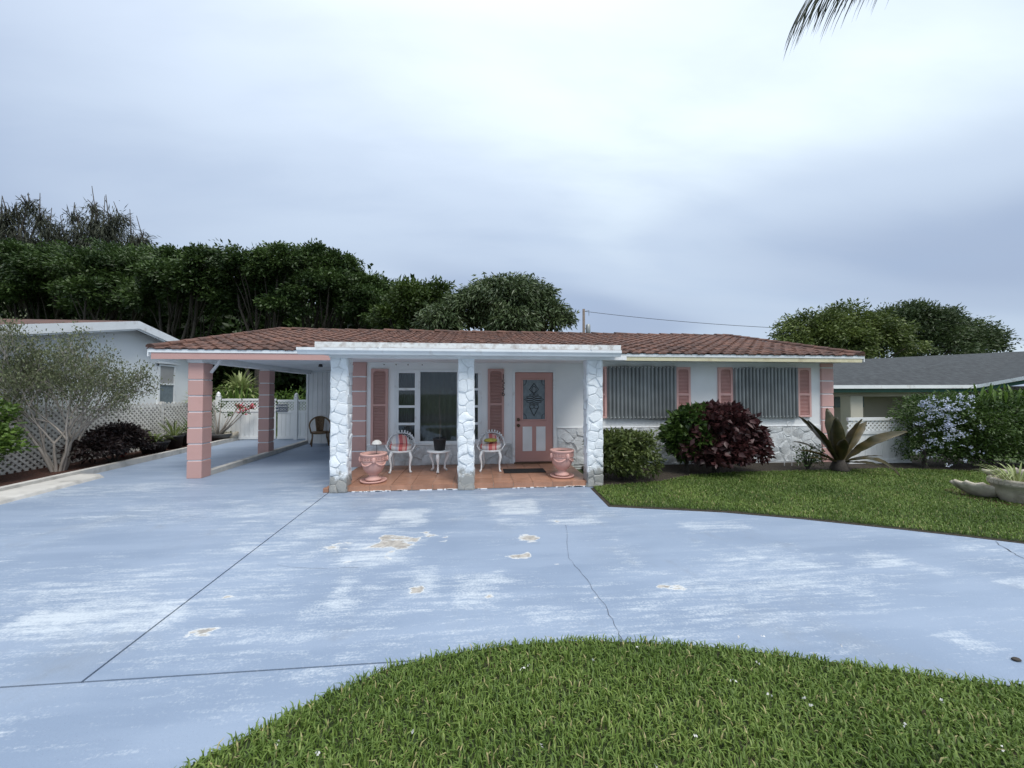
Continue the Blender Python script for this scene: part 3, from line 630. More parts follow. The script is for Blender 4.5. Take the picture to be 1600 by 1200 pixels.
def ell(cx, cz, rx, rz, n=14, a0=0, a1=2 * math.pi, r=.006): orn.tube([(cx + rx * math.cos(a0 + (a1 - a0) * i / n), yo, cz + rz * math.sin(a0 + (a1 - a0) * i / n)) for i in range(n + 1)], r, 5)
orn.tube([(xc, yo, zc + .36), (xc + .1, yo, zc + .22), (xc, yo, zc + .12), (xc - .1, yo, zc + .22), (xc, yo, zc + .36)], .008, 5); ell(xc, zc + .22, .05, .07)
for i, wd in enumerate((.10, .17, .22, .17, .10)):
    z = zc + .1 - i * .05
    for s in (-1, 1): ell(xc + s * wd * .5, z, wd * .5, .022, 10)
for s in (-1, 1): ell(xc + s * .05, zc - .16, .05, .045); orn.tube([(xc + s * .1, yo, zc - .17), (xc + s * .05, yo, zc - .27), (xc, yo, zc - .36)], .008, 5)
for sx in (-1, 1):
    for sz in (-1, 1): ell(xc + sx * (gx1 - gx0) * .46, zc + sz * (gz1 - gz0) * .46, .06, .09, 10)
orn.build('leaded_ornament', M['iron'], door)
for z in (1.06, .93):
    kb = MB(); kb.lathe([(.034, 0), (.034, .008), (.016, .012), (.016, .03), (.03, .036), (.034, .05), (.022, .066)], n=14); o = kb.build('knob', M['brass'], door, smooth=True, loc=(a + .07, dy0, z)); o.rotation_euler = (R(90), 0, 0)
# house number, bell, bolts
def text(s, size, m, loc, parent, name, ext=.004, rot=(R(90), 0, 0)):
    cu = bpy.data.curves.new('t', 'FONT'); cu.body = s; cu.size = size; cu.extrude = ext; cu.align_x = 'CENTER'; cu.align_y = 'CENTER'
    t = bpy.data.objects.new('t', cu); col.objects.link(t); me = bpy.data.meshes.new_from_object(t.evaluated_get(bpy.context.evaluated_depsgraph_get())); bpy.data.objects.remove(t)
    me.materials.clear(); me.materials.append(m); o = link(name, me, parent, loc); o.rotation_euler = rot; return o
for i, ch in enumerate('1556'): text(ch, .155, M['iron'], (.545, WY - .052, 2.0 - i * .125), house, 'house_number')
MB().box(.655, WY - .02, 1.36, .69, WY + .001, 1.42).build('doorbell', M['trim'], house, bevel=.005)
for x in (-2.0, -1.75, -1.5, -1.2): MB().lathe([(.012, 0), (.012, .01)], n=8).build('bolt', M['brass'], house, loc=(x, WY - .008, 2.25)).rotation_euler = (R(90), 0, 0)
# carport: siding wall, pillars, beam
SY = 12.62
sid = empty('siding_wall'); sid.parent = house
MB().box(-5.5, SY + .02, -.03, X0 + .2, SY + .1, 2.36).build('backing', M['trim'], sid)
x = -5.5; bw = .145; me_b = MB().box(.005, 0, 0, bw - .005, .022, 2.3).mesh('board', M['white'])
while x < X0: link('board', me_b, sid, (x, SY, 0)); x += bw
MB().box(-5.56, SY - .02, -.02, -5.5, SY + .1, 2.36).build('corner_board', M['white'], sid)
def pillar(cx, cy, s, z1, rz):
    p = empty('carport_pillar', (cx, cy, 0), rz=rz); p.parent = house; h = s / 2; zs = [0, .34, .66, .97, 1.28, 1.59, 1.9, 2.24]
    MB().box(-h + .015, -h + .015, 0, h - .015, h - .015, z1).build('joint', M['trim'], p)
    for a, b in zip(zs[:-1], zs[1:]):
        q = h * random.uniform(.985, 1.01); MB().box(-q, -q, a + (.012 if a else 0), q, q, min(b - .012, z1)).build('block', M['pink'], p, bevel=.008)
pillar(-5.45, 7.84, .27, 2.25, R(1)); pillar(-5.62, 10.46, .27, 2.25, R(1))
MB().add([(-5.58, 7.68, 2.25), (-5.32, 7.68, 2.25), (-5.42, 12.66, 2.25), (-5.72, 12.66, 2.25), (-5.58, 7.68, 2.362), (-5.32, 7.68, 2.362), (-5.42, 12.66, 2.362), (-5.72, 12.66, 2.362)], [(0, 3, 2, 1), (4, 5, 6, 7), (0, 1, 5, 4), (1, 2, 6, 5), (2, 3, 7, 6), (3, 0, 4, 7)]).build('beam', M['white'], house)
MB().bar((-5.3, 7.9, 2.05), (-5.12, 7.9, 2.3), .04, .04).build('brace', M['white'], house)
MB().lathe([(.05, 0), (.05, .03), (.035, .07)], n=12).build('ceiling_light', M['black'], house, smooth=True, loc=(-3.9, 9.6, 2.29))
# roof
EY, EZ, RY, RZ, RX0, RX1 = 7.6, 2.47, 12.2, 3.60, -6.2, 8.62
roof = empty('roof'); roof.parent = house
slope = (RZ - EZ) / (RY - EY); BY = 2 * RY - EY
MB().extr([(EY, 2.362), (EY, EZ - .02), (RY, RZ - .02), (BY, EZ - .02), (BY, 2.362)], 'x', RX0, RX1).build('roof_deck', M['white'], roof)
tl, tw_ = .345, .295; ncol = int((RX1 - RX0) / tw_) + 1; tw_ = (RX1 - RX0) / ncol; ca = math.atan(slope); K = 12
def tprof(t):   # two low rolls with a flat pan between
    ph = (t * 1.0) % 1; return .030 * max(0, math.sin(ph * math.pi * 2)) ** .8 + .022 * max(0, math.sin(ph * math.pi * 2 + math.pi)) ** 1.5 * .35
mb = MB(); Lt = tl + .04
for j in range(K + 1):
    x = (tw_ + .012) * j / K; h = .012 + tprof(j / K) + .02
    for (yy, zz2) in ((0, h), (Lt, h - .022)): mb.v += [(x, yy, zz2)]
    mb.v += [(x, 0, h - .022)]
for j in range(K): k = 3 * j; mb.f += [(k, k + 3, k + 4, k + 1), (k, k + 2, k + 5, k + 3)]
me_tile = mb.mesh('roof_tile', M['tile'], False)
nrow = int((RY - EY) / math.cos(ca) / tl) + 1; cnt = 0; rest = MB()
for r in range(nrow):
    for c in range(ncol):
        d = r * tl - .05; y = EY + d * math.cos(ca); z = EZ + d * math.sin(ca); x = RX0 + c * tw_
        if y > RY - .1: continue
        jx, jz, ja = random.uniform(-.006, .006), random.uniform(-.003, .006), random.uniform(-.012, .012)
        if cnt < 300:
            o = link('roof_tile', me_tile, roof, (x + jx, y, z + jz)); o.rotation_euler = (ca, 0, ja); cnt += 1
        else:
            Mx = Matrix.Translation((x + jx, y, z + jz)) @ Matrix.Rotation(ja, 4, 'Z') @ Matrix.Rotation(ca, 4, 'X'); rest.add([Mx @ Vector(v) for v in mb.v], mb.f)
for r in range(nrow):
    for c in range(0, ncol):
        d = r * tl - .05; Mx = Matrix.Translation((RX0 + c * tw_ + tw_, BY - d * math.cos(ca), EZ + d * math.sin(ca))) @ Matrix.Rotation(math.pi, 4, 'Z') @ Matrix.Rotation(ca, 4, 'X'); rest.add([Mx @ Vector(v) for v in mb.v], mb.f)
tag(rest.build('upper_roof_tiles', M['tile'], roof), kind='stuff')
def barrel(L_, r, name):
    b = MB(); n = 8
    for yy, rr, zo in ((0, r, .012), (L_, r * .86, 0)):
        for i in range(n + 1): a = math.pi * i / n; b.v.append((yy, rr * math.cos(a), rr * .62 * math.sin(a) + zo))
    for i in range(n): b.f.append((i, i + 1, n + 2 + i, n + 1 + i))
    b.f.append(tuple(range(n + 1))); return b.mesh(name, M['tile'], False)
me_cap = barrel(.46, .13, 'ridge_tile'); x = RX0
while x < RX1 - .1: o = link('ridge_tile', me_cap, roof, (x, RY, RZ + random.uniform(-.012, .018))); o.rotation_euler = (0, random.uniform(-.02, .02), 0); x += .40
for xr in (RX0 + .04, RX1 - .04):
    d = 0; Lr = (RY - EY) / math.cos(ca)
    while d < Lr - .2: o = link('rake_tile', me_cap, roof, (xr, EY + d * math.cos(ca) - .03, EZ + d * math.sin(ca) + .035)); o.rotation_euler = (0, -ca, R(90)); o.scale = (1, .62, .8); d += .40
# eave boards
MB().box(RX0, EY - .035, EZ - .055, RX1, EY - .002, EZ + .008).build('drip_edge', M['trim'], house)
MB().box(RX0 + .05, EY - .022, 2.29, -2.75, EY - .002, EZ - .056).build('fascia', M['pink'], house); MB().box(2.45, EY - .022, 2.33, RX1 - .03, EY - .002, EZ - .056).build('fascia', M['cream'], house)
for xr in (RX0 - .012, RX1 + .002): MB().add([(xr, EY - .03, EZ - .13), (xr, EY - .03, EZ), (xr, RY, RZ), (xr, RY, RZ - .13), (xr + .02, EY - .03, EZ - .13), (xr + .02, EY - .03, EZ), (xr + .02, RY, RZ), (xr + .02, RY, RZ - .13)], [(0, 1, 2, 3), (7, 6, 5, 4), (0, 4, 5, 1), (1, 5, 6, 2), (2, 6, 7, 3), (3, 7, 4, 0)]).build('rake_board', M['trim'], house)
# porch roof, gutter, columns
MB().box(-2.62, 6.24, 2.30, 2.42, WY + .02, 2.40).build('porch_ceiling', M['white'], house)
MB().box(-2.60, 6.26, 2.404, 2.42, 7.62, 2.455).build('porch_roof', M['kerb'], house)
MB().box(-2.62, 6.215, 2.385, 2.46, 6.24, 2.475).build('porch_fascia', M['stained'], house)
MB().box(-2.62, 6.20, 2.374, 2.46, 6.236, 2.386).build('drip_strip', M['tile'], house)
gm = MB(); pr = [(6.10, 2.372), (6.10, 2.33), (6.13, 2.295), (6.14, 2.268), (6.236, 2.268), (6.236, 2.372), (6.22, 2.372), (6.22, 2.285), (6.15, 2.285), (6.112, 2.34), (6.112, 2.372)]
gm.extr(pr, 'x', -2.85, 2.43); gm.build('gutter', M['trim'], house)
for x in (-1.6, -.2, .9, 1.9): MB().bar((x, 6.09, 2.38), (x, 6.25, 2.385), .022, .006).build('gutter_bracket', M['trim'], house)
MB().box(-2.45, 6.36, 2.232, 2.62, 6.6, 2.30).build('porch_beam', M['white'], house)
def column(x0, x1, sd):
    c = empty('porch_column'); c.parent = house; y0, y1 = 6.37, 6.63; z1 = 2.235
    MB().box(x0 + .02, y0 + .02, -.03, x1 - .02, y1 - .02, z1).build('core', M['stonejoint'], c)
    stones(c, (x0 + .015, y0 + .018, 0), (1, 0, 0), x1 - x0 - .03, z1, .17, (0, -1, 0), sd, .06, .015)
    stones(c, (x0 + .018, y1 - .015, 0), (0, -1, 0), y1 - y0 - .03, z1, .17, (-1, 0, 0), sd + 1, .06, .015)
    stones(c, (x1 - .018, y0 + .015, 0), (0, 1, 0), y1 - y0 - .03, z1, .17, (1, 0, 0), sd + 2, .06, .015)
column(-2.44, -2.15, 11); column(-.35, -.06, 21); column(1.90, 2.20, 31)
# ------------------------------------------------------------------ porch furniture
def urn(name, loc, label):
    u = empty(name, loc, label, 'urn', 'pink urns on the porch')
    b = MB(); b.lathe([(.10, .03), (.135, .035), (.135, .06), (.075, .10), (.07, .125), (.13, .17), (.18, .25), (.195, .33), (.20, .36), (.195, .375), (.205, .38), (.21, .46), (.225, .47), (.225, .50), (.19, .50), (.185, .44), (.05, .42)], n=32)
    b.build('bowl', M['urn'], u, smooth=True)
    kk = MB()
    for i in range(22):
        a = 2 * math.pi * i / 22
        for dz, da, w_, h_ in ((.45, 0, .05, .01), (.39, .0, .05, .01), (.42, .1, .012, .05), (.42, -.02, .028, .012)):
            c_, s_ = math.cos(a + da), math.sin(a + da); kk.bar((c_ * .208 - s_ * w_ / 2, s_ * .208 + c_ * w_ / 2, dz), (c_ * .208 + s_ * w_ / 2, s_ * .208 - c_ * w_ / 2, dz), h_, .012, (c_, s_, 0))
    tag(kk.build('key_band', M['urn'], u), kind='stuff')
    for i in range(4):
        a = math.pi / 2 * i - .5; sw = MB(); sw.tube([((.205 - .01 * abs(t)) * math.cos(a + t * .7), (.205 - .01 * abs(t)) * math.sin(a + t * .7), .30 + .07 * t * t) for t in [j / 4 - 1 for j in range(9)]], .014, 6); sw.build('swag', M['urn'], u, smooth=True)
        h = MB(); h.lathe([(.02, -.05), (.035, -.02), (.03, .03), (.018, .05)], n=8); h.build('handle', M['urn'], u, smooth=True, loc=(.215 * math.cos(a + .78), .215 * math.sin(a + .78), .40))
    sa = MB(); sa.lathe([(.17, 0), (.215, .012), (.225, .04), (.205, .042), (.195, .02), (.02, .018)], n=32); sa.build('saucer', M['urn'], u, smooth=True)
    sl_ = MB(); sl_.lathe([(.18, .0), (.1, .015), (.01, .02)], n=16); sl_.build('soil', M['soil'], u, loc=(0, 0, .455))
    return u
urn('urn', (-1.82, 6.72, FZ), 'pink urn with a pale mushroom ornament, beside the pink quoins'); urn('urn', (1.55, 6.80, FZ), 'pink urn on a saucer between front door and right stone column')
o = empty('garden_ornament', (-1.77, 6.72, FZ + .46), 'white scalloped mushroom ornament on a thin stake in pink urn', 'ornament')
MB().tube([(0, 0, 0), (0, 0, .22)], .004, 6).build('stake', M['iron'], o)
c = MB(); prof = [(.002, .075), (.035, .07), (.07, .045), (.085, .012), (.088, .0), (.07, .006)]; c.lathe(prof, (0, 0, .19), 20); cm = c.build('cap', M['whiteflower'], o, smooth=True); add_tint(cm)
def chair(loc, label, rz, extra=False):
    h = empty('garden_chair', loc, label, 'chair', 'white cast chairs on the porch', rz=rz)
    for s in (-1, 1):
        MB().tube([(s * .17, -.16, .40), (s * .20, -.19, .30), (s * .175, -.165, .16), (s * .18, -.18, .05), (s * .20, -.22, .012)], [.026, .03, .018, .016, .024], 8).build('leg', M['chairwhite'], h, smooth=True)
        MB().tube([(s * .15, .15, .40), (s * .17, .17, .28), (s * .15, .16, .12), (s * .18, .2, .012)], [.022, .024, .014, .018], 8).build('leg', M['chairwhite'], h, smooth=True)
    st = MB(); st.lathe([(.19, .385), (.225, .39), (.23, .41), (.215, .425), (.02, .42)], n=28); st.build('seat', M['chairwhite'], h, smooth=True)
    bk = MB(); A = [math.pi * (i / 14) for i in range(15)]
    bk.tube([(.27 * math.cos(a), .04 + .2 * math.sin(a), .46 + .27 * math.sin(a) ** .7) for a in A], .014, 6)
    bk.tube([(.235 * math.cos(a), .04 + .18 * math.sin(a), .44) for a in A], .010, 6)
    for i in range(1, 14):
        a = A[i]; x, y = .255 * math.cos(a), .04 + .19 * math.sin(a); zt = .46 + .27 * math.sin(a) ** .7
        for q in (.35, .75):
            zc = .44 + (zt - .44) * q; r = .03; bk.tube([(x + r * math.cos(t) * math.sin(a), y - r * math.cos(t) * math.cos(a), zc + r * 1.2 * math.sin(t)) for t in [2 * math.pi * j / 8 for j in range(9)]], .006, 4)
        bk.tube([(x, y, zt), (x * 1.02, y + .005, zt + .03 + .03 * math.sin(a))], [.012, .016], 5)
    for s in (-1, 1): bk.tube([(s * .27, .04, .46), (s * .285, -.06, .53), (s * .26, -.15, .50), (s * .21, -.17, .42)], .012, 6)
    bk.build('backrest', M['chairwhite'], h, smooth=True)
    cu = MB(); cu.lathe([(.12, -.05), (.19, -.045), (.215, 0), (.20, .045), (.10, .065), (.01, .068)], n=24, sx=1.05, sy=.95); q = cu.build('cushion', M['plaid'], h, smooth=True, loc=(0, -.02, .48)); q.rotation_euler = (R(8), R(4 if not extra else -2), 0)
    q2 = MB(); q2.lathe([(.10, -.035), (.17, -.03), (.185, 0), (.16, .035), (.01, .045)], n=20); q = q2.build('cushion', M['plaid'], h, smooth=True, loc=(-.01, .05, .565)); q.rotation_euler = (R(50), 0, R(12))
    return h
chair((-1.52, 7.55, FZ), 'white cast garden chair with plaid cushions, under the window next to left shutter', R(8))
ch2 = chair((.26, 7.5, FZ), 'white cast garden chair with plaid cushion, beside the front door', R(-6), True)
fr_ = MB(); fr_.lathe([(.02, -.03), (.12, -.028), (.14, 0), (.10, .03), (.01, .04)], n=18, sx=1, sy=.6)
q = fr_.build('fabric_bundle', mat('yellow_green_cloth', (.42, .38, .08), .9, .25, 25, .4, 40, c2=(.2, .2, .06), c2amt=.4, c2scale=18), None, smooth=True, loc=(.25, 7.44, FZ + .605)); tag(q, 'small yellow-green cloth bundle on plaid chair cushion by the door', 'cloth')
t = empty('side_table', (-.77, 7.42, FZ), 'small round white cast table under the big window', 'table')
MB().lathe([(.20, .39), (.225, .395), (.23, .41), (.225, .425), (.01, .428)], n=28).build('table_top', M['chairwhite'], t, smooth=True)
for i in range(3):
    a = -math.pi / 2 + i * 2 * math.pi / 3; c_, s_ = math.cos(a), math.sin(a); rr = [.17, .19, .135, .125, .17]; MB().tube([(c_ * r, s_ * r, z) for r, z in zip(rr, (.39, .30, .17, .07, .014))], [.03, .036, .018, .02, .03], 8).build('leg', M['chairwhite'], t, smooth=True)
p = empty('potted_stick', (-.75, 7.40, FZ + .428), 'black nursery pot holding one bare stem, on the white table', 'plant pot')
MB().lathe([(.10, 0), (.125, .20), (.135, .205), (.135, .24), (.122, .24), (.118, .2), (.01, .2)], n=24).build('pot', M['black'], p, smooth=True)
MB().tube([(0, 0, .19), (.01, 0, .5), (-.01, .01, .9), (.0, .02, 1.18)], [.008, .007, .005, .003], 6).build('stem', M['wood'], p)
m_ = MB().box(.50, 7.16, FZ + .001, 1.32, 7.52, FZ + .014).build('doormat', M['rubber'], bevel=.004); tag(m_, 'flat black rubber doormat in front of the pink door', 'doormat')
# wicker chair in the carport
wc = empty('wicker_chair', (-4.95, 12.2, 0), 'brown wicker armchair with rounded back in the carport', 'chair', rz=R(25))
for s in (-1, 1):
    MB().tube([(s * .24, -.24, 0), (s * .22, -.2, .25), (s * .22, -.18, .42)], .02, 8).build('leg', M['wicker'], wc, smooth=True); MB().tube([(s * .26, .26, 0), (s * .2, .2, .25), (s * .2, .18, .42)], .02, 8).build('leg', M['wicker'], wc, smooth=True)
MB().lathe([(.2, .36), (.25, .37), (.26, .40), (.24, .43), (.02, .44)], n=24).build('seat', M['wicker'], wc, smooth=True)
mb = MB(); A = [i / 16 for i in range(17)]
arch = [(.30 * math.cos(math.pi * t), -.12 + .36 * math.sin(math.pi * t), .62 + .26 * math.sin(math.pi * t)) for t in A]
mb.tube([(.25, -.22, .40)] + arch + [(-.25, -.22, .40)], .024, 8); mb.build('arm_hoop', M['wicker'], wc, smooth=True)
mb = MB(); 
for i in range(7):
    for j in range(7):
        t = .33 + .34 * i / 6; x, y = .28 * math.cos(math.pi * t), -.12 + .34 * math.sin(math.pi * t); mb.v.append((x * (.7 + .3 * j / 6), y - .04 * (1 - j / 6), .43 + (.43) * j / 6))
for i in range(6):
    for j in range(6): k = i * 7 + j; mb.f.append((k, k + 1, k + 8, k + 7))
o = mb.build('backrest', M['wicker'], wc, smooth=True); o.modifiers.new('s', 'SOLIDIFY').thickness = .02
# ------------------------------------------------------------------ white fence, gate, sign (behind the carport)
def vinyl_fence(name, label, cat, x0, x1, y, z1, zl, posts, group=None, lat=True, rot=0):
    f = empty(name, (x0, y, 0), label, cat, group, rz=rot); L_ = x1 - x0
    MB().box(0, -.02, zl - .04, L_, .03, zl + .04).build('rail', M['vinyl'], f); MB().box(0, -.021, z1 - .07, L_, .031, z1).build('rail', M['vinyl'], f); MB().box(0, -.02, .03, L_, .03, .12).build('rail', M['vinyl'], f)
    x = 0; bw = .15; me = MB().box(.004, 0, .12, bw - .004, .014, zl - .04).mesh('board', M['vinyl'])
    n = max(1, round(L_ / bw)); me = MB().box(.004, 0, .12, L_ / n - .004, .014, zl - .04).mesh('board', M['vinyl'])
    for i in range(n): link('board', me, f, (i * L_ / n, 0, 0))
    lm = MB(); sp = .105; h = z1 - .07 - zl - .04; i = -int(h / sp) - 1
    while i * sp < L_:
        for s in (0, 1):
            a = i * sp if not s else i * sp + h; b = a + h if not s else a - h; za, zb = zl + .04, z1 - .07
            def cl(xa, zA, xb, zB):
                if xa < 0: zA += (zB - zA) * (0 - xa) / (xb - xa); xa = 0
                if xa > L_: zA += (zB - zA) * (L_ - xa) / (xb - xa); xa = L_
                return xa, zA
            if max(a, b) <= 0 or min(a, b) >= L_: continue
            A_ = cl(a, za, b, zb); B_ = cl(b, zb, a, za); lm.bar((A_[0], .002 + .008 * s, A_[1]), (B_[0], .002 + .008 * s, B_[1]), .036, .007, (0, 1, 0))
        i += 1
    tag(lm.build('lattice', M['vinyl'], f), kind='stuff')
    for px in posts:
        p = MB().box(px - .06, -.06, -.03, px + .06, .06, z1 + .08).build('post', M['vinyl'], f, bevel=.006); MB().lathe([(.075, 0), (.08, .02), (.05, .035), (.062, .07), (.06, .10), (.03, .14), (.004, .165)], n=14).build('post_cap', M['vinyl'], p, smooth=True, loc=(px, 0, z1 + .08))
    return f
GY = 13.72
vinyl_fence('vinyl_fence', 'white vinyl fence with lattice top behind the carport', 'fence', -8.95, -7.05, GY, 1.44, 1.02, [0])
vinyl_fence('vinyl_gate', 'white vinyl gate with lattice top and dark sign on it', 'gate', -7.0, -6.44, GY, 1.40, .98, [])
vinyl_fence('vinyl_fence', 'narrow white vinyl fence panel between gate and siding wall', 'fence', -6.38, -5.6, GY, 1.40, .98, [0, .56])
p0 = at(440, 637.5, GY - .05); sg = empty('warning_sign', (p0.x, GY - .03, p0.z), 'dark blue warning sign on the white gate', 'sign')
MB().box(-.19, -.006, -.125, .19, .006, .125).build('plate', mat('navy_sign', (.03, .05, .09), .5, .05, 3, 0), sg)
text('BEWARE', .105, M['vinyl'], (0, -.008, .05), sg, 'lettering', .002); text('of DOG', .115, M['vinyl'], (0, -.008, -.06), sg, 'lettering', .002)
# right-hand fence
vinyl_fence('vinyl_fence', 'white vinyl fence with lattice top beside the plumbago hedge', 'fence', 8.42, 10.0, 7.78, 1.08, .74, [])
# left lattice fence
lf = empty('lattice_fence', (-9.15, 5.0, 0), 'weathered diagonal lattice fence along the left planting bed', 'fence'); FL = 8.9; zt = 1.36; zb = .06
for k in range(5): MB().box(-.05, k * FL / 4 - .04, 0, .03, k * FL / 4 + .04, zt + .03).build('post', M['lattice'], lf)
for k in range(4):
    lm = MB(); y0 = k * FL / 4 + .04; y1 = (k + 1) * FL / 4 - .04; h = zt - zb; sp = .125; i = -int(h / sp) - 1; L_ = y1 - y0
    while i * sp < L_:
        for s in (0, 1):
            a = i * sp if not s else i * sp + h; b = a + h if not s else a - h
            def cl(xa, zA, xb, zB):
                if xa < 0: zA += (zB - zA) * (0 - xa) / (xb - xa); xa = 0
                if xa > L_: zA += (zB - zA) * (L_ - xa) / (xb - xa); xa = L_
                return xa, zA
            if max(a, b) <= 0 or min(a, b) >= L_: continue
            A_ = cl(a, zb, b, zt); B_ = cl(b, zt, a, zb); lm.bar((.035 + .008 * s, y0 + A_[0], A_[1]), (.035 + .008 * s, y0 + B_[0], B_[1]), .042, .007, (1, 0, 0))
        i += 1
    tag(lm.build('lattice', M['lattice'], lf), kind='stuff')
# ------------------------------------------------------------------ neighbouring houses
nb = empty('neighbour_house', (-9.5, 8, 0), 'white gabled neighbour house behind the lattice fence', 'house')
def nbY(y): return y - 8
pk, pz = 10.88, 3.50
MB().extr([(nbY(3.5), -.05), (nbY(13.19), -.05), (nbY(13.19), 2.95), (nbY(pk), pz - .05), (nbY(3.5), 1.9)], 'x', -9, 0).build('wall', M['nbwhite'], nb)
MB().box(-.02, nbY(3.5), -.05, .02, nbY(13.19), 1.22).build('shade_band', mat('grey_shade_band', (.20, .20, .19), .85, .2, 2, .3), nb)  # added dark band; makes the gaps behind the lattice read as shaded
def sl2(y): return pz - abs(y - pk) * (.235 if y > pk else .215)
rr = MB()
for ya, yb in ((3.0, pk), (pk, 13.7)):
    rr.add([(-9, nbY(ya), sl2(ya)), (.32, nbY(ya), sl2(ya)), (.32, nbY(yb), sl2(yb)), (-9, nbY(yb), sl2(yb)), (-9, nbY(ya), sl2(ya) + .09), (.34, nbY(ya), sl2(ya) + .09), (.34, nbY(yb), sl2(yb) + .09), (-9, nbY(yb), sl2(yb) + .09)], [(0, 3, 2, 1), (4, 5, 6, 7), (0, 1, 5, 4), (1, 2, 6, 5), (2, 3, 7, 6), (3, 0, 4, 7)])
rr.build('roof', M['tile'], nb)
bb = MB()
for ya, yb in ((3.0, pk), (pk, 13.7)):
    for x0, x1, dz0, dz1 in ((.342, .37, -.12, .085), (.30, .341, -.16, -.11)): bb.add([(x0, nbY(ya), sl2(ya) + dz0), (x1, nbY(ya), sl2(ya) + dz0), (x1, nbY(yb), sl2(yb) + dz0), (x0, nbY(yb), sl2(yb) + dz0), (x0, nbY(ya), sl2(ya) + dz1), (x1, nbY(ya), sl2(ya) + dz1), (x1, nbY(yb), sl2(yb) + dz1), (x0, nbY(yb), sl2(yb) + dz1)], [(0, 3, 2, 1), (4, 5, 6, 7), (0, 1, 5, 4), (1, 2, 6, 5), (2, 3, 7, 6), (3, 0, 4, 7)])
bb.build('rake_board', M['trim'], nb)
nw = empty('window'); nw.parent = nb
a, b = nbY(11.93), nbY(12.55)
fm = MB(); fm.box(.0, a, 1.3, .05, a + .05, 2.5); fm.box(0, b - .05, 1.3, .05, b, 2.5); fm.box(0, a, 2.45, .051, b, 2.5); fm.box(0, a, 1.88, .045, b, 1.93); fm.box(0, a - .04, 1.25, .08, b + .04, 1.3); fm.box(0, a - .08, 2.52, .1, b + .08, 2.57); fm.build('frame', M['trim'], nw)
MB().box(.002, a + .05, 1.93, .02, b - .05, 2.45).build('blind', M['curtain'], nw); MB().box(.002, a + .05, 1.3, .02, b - .05, 1.88).build('pane', M['frost'], nw)
nr = empty('neighbour_house', (13, 12, 0), 'low neighbour house with grey shingle roof behind the flowering hedge', 'house')
def wv(p): return (p[0] - 13, p[1] - 12, p[2])
e0, e1 = Vector((10.6, 11, 1.86)), Vector((16.6, 11, 1.88)); e2 = gr(1, 1); e2 = Vector((16.75, 9.9, 2.14)); e3 = Vector((17.6, 8.0, 2.62))
t0 = Vector((11.6, 14.5, 2.84)); t1 = Vector((24.4, 14.5, 3.5)); t2 = Vector((26, 9, 4.0))
rr = MB(); top = [e0, e1, e2, e3, t2, t1, t0]; rr.add([wv(p) for p in top] + [wv(p - Vector((0, 0, .06))) for p in top], [(0, 1, 5, 6), (1, 2, 3, 4), (1, 4, 5), (7, 13, 12, 8), (8, 11, 10, 9), (8, 12, 11), (0, 7, 8, 1), (1, 8, 9, 2), (2, 9, 10, 3), (0, 6, 13, 7), (6, 5, 12, 13), (3, 10, 11, 4), (4, 11, 12, 5)])
rr.build('roof', M['shingle'], nr)
gt = MB()
for p, q in ((e0, e1), (e1, e2), (e2, e3)):
    gt.bar(wv(p + Vector((0, -.04, -.03))), wv(q + Vector((-.02, -.04, -.03))), .09, .11)
gt.build('gutter', M['trim'], nr)
gt = MB()
for p, q in ((e0, e1), (e1, e2), (e2, e3)): gt.bar(wv(p + Vector((.03, .04, -.15))), wv(q + Vector((.03, .04, -.15))), .04, .12)
gt.build('fascia', M['green'], nr)
MB().box(10.8 - 13, .6, -.6, 24 - 13, .7, 1.9).build('wall', M['nbcream'], nr); MB().box(10.8 - 13, -.98 + .3, 1.52, 16.6 - 13, -.9 + .3, 1.84).build('header', M['nbcream'], nr)
for x, w_ in ((12.35, .45), (15.6, .3)): MB().box(x - 13, -.7, -.6, x + w_ - 13, -.35, 1.53).build('porch_post', mat('pale_cream_post', (.55, .52, .44), .8, .05, 2, .1), nr)
MB().box(13.1 - 13, .58, 1.1, 14.3 - 13, .6, 1.48).build('window', M['frost'], nr)
MB().box(16.9 - 13, -2.2, -.6, 24 - 13, -2.1, 2.35).build('side_wall', M['nbcream'], nr)
q = at(1441, 571, 12.6); MB().lathe([(.06, 0), (.06, .22), (.09, .22), (.09, .28)], n=10).build('roof_vent', M['metal'], nr, loc=wv((q.x, 12.6, 2.3)))
# utility pole and cable
pp = at(912, 483, 34); up = empty('utility_pole', (pp.x, 34, 0), 'thin wooden utility pole with a grey transformer, above the roof', 'pole')
MB().tube([(0, 0, -.1), (0, 0, pp.z)], [.16, .12], 10).build('pole', M['wood'], up, smooth=True); MB().lathe([(.2, 0), (.22, .1), (.22, .8), (.1, .9)], n=12).build('transformer', M['metal'], up, smooth=True, loc=(.42, 0, pp.z - 2.3))
MB().tube([(.12, 0, pp.z - .2), (.5, 0, pp.z - .1), (.5, 0, pp.z - .6)], .03, 5).build('bracket', M['metal'], up); MB().box(.1, -.05, pp.z - 1.9, .4, .05, pp.z - 1.8).build('mount', M['metal'], up)
q0 = Vector((pp.x, 34, pp.z - .2)); q1 = at(1260, 505, 30); q1 = q1 + (q1 - q0) * .6; cb = MB(); cb.tube([q0.lerp(q1, i / 16) - Vector((0, 0, 1.6 * (1 - (2 * i / 16 - 1) ** 2) * .35)) for i in range(17)], .022, 4); tag(cb.build('power_cable', M['iron']), 'thin dark cable strung from the utility pole to the right', 'cable')
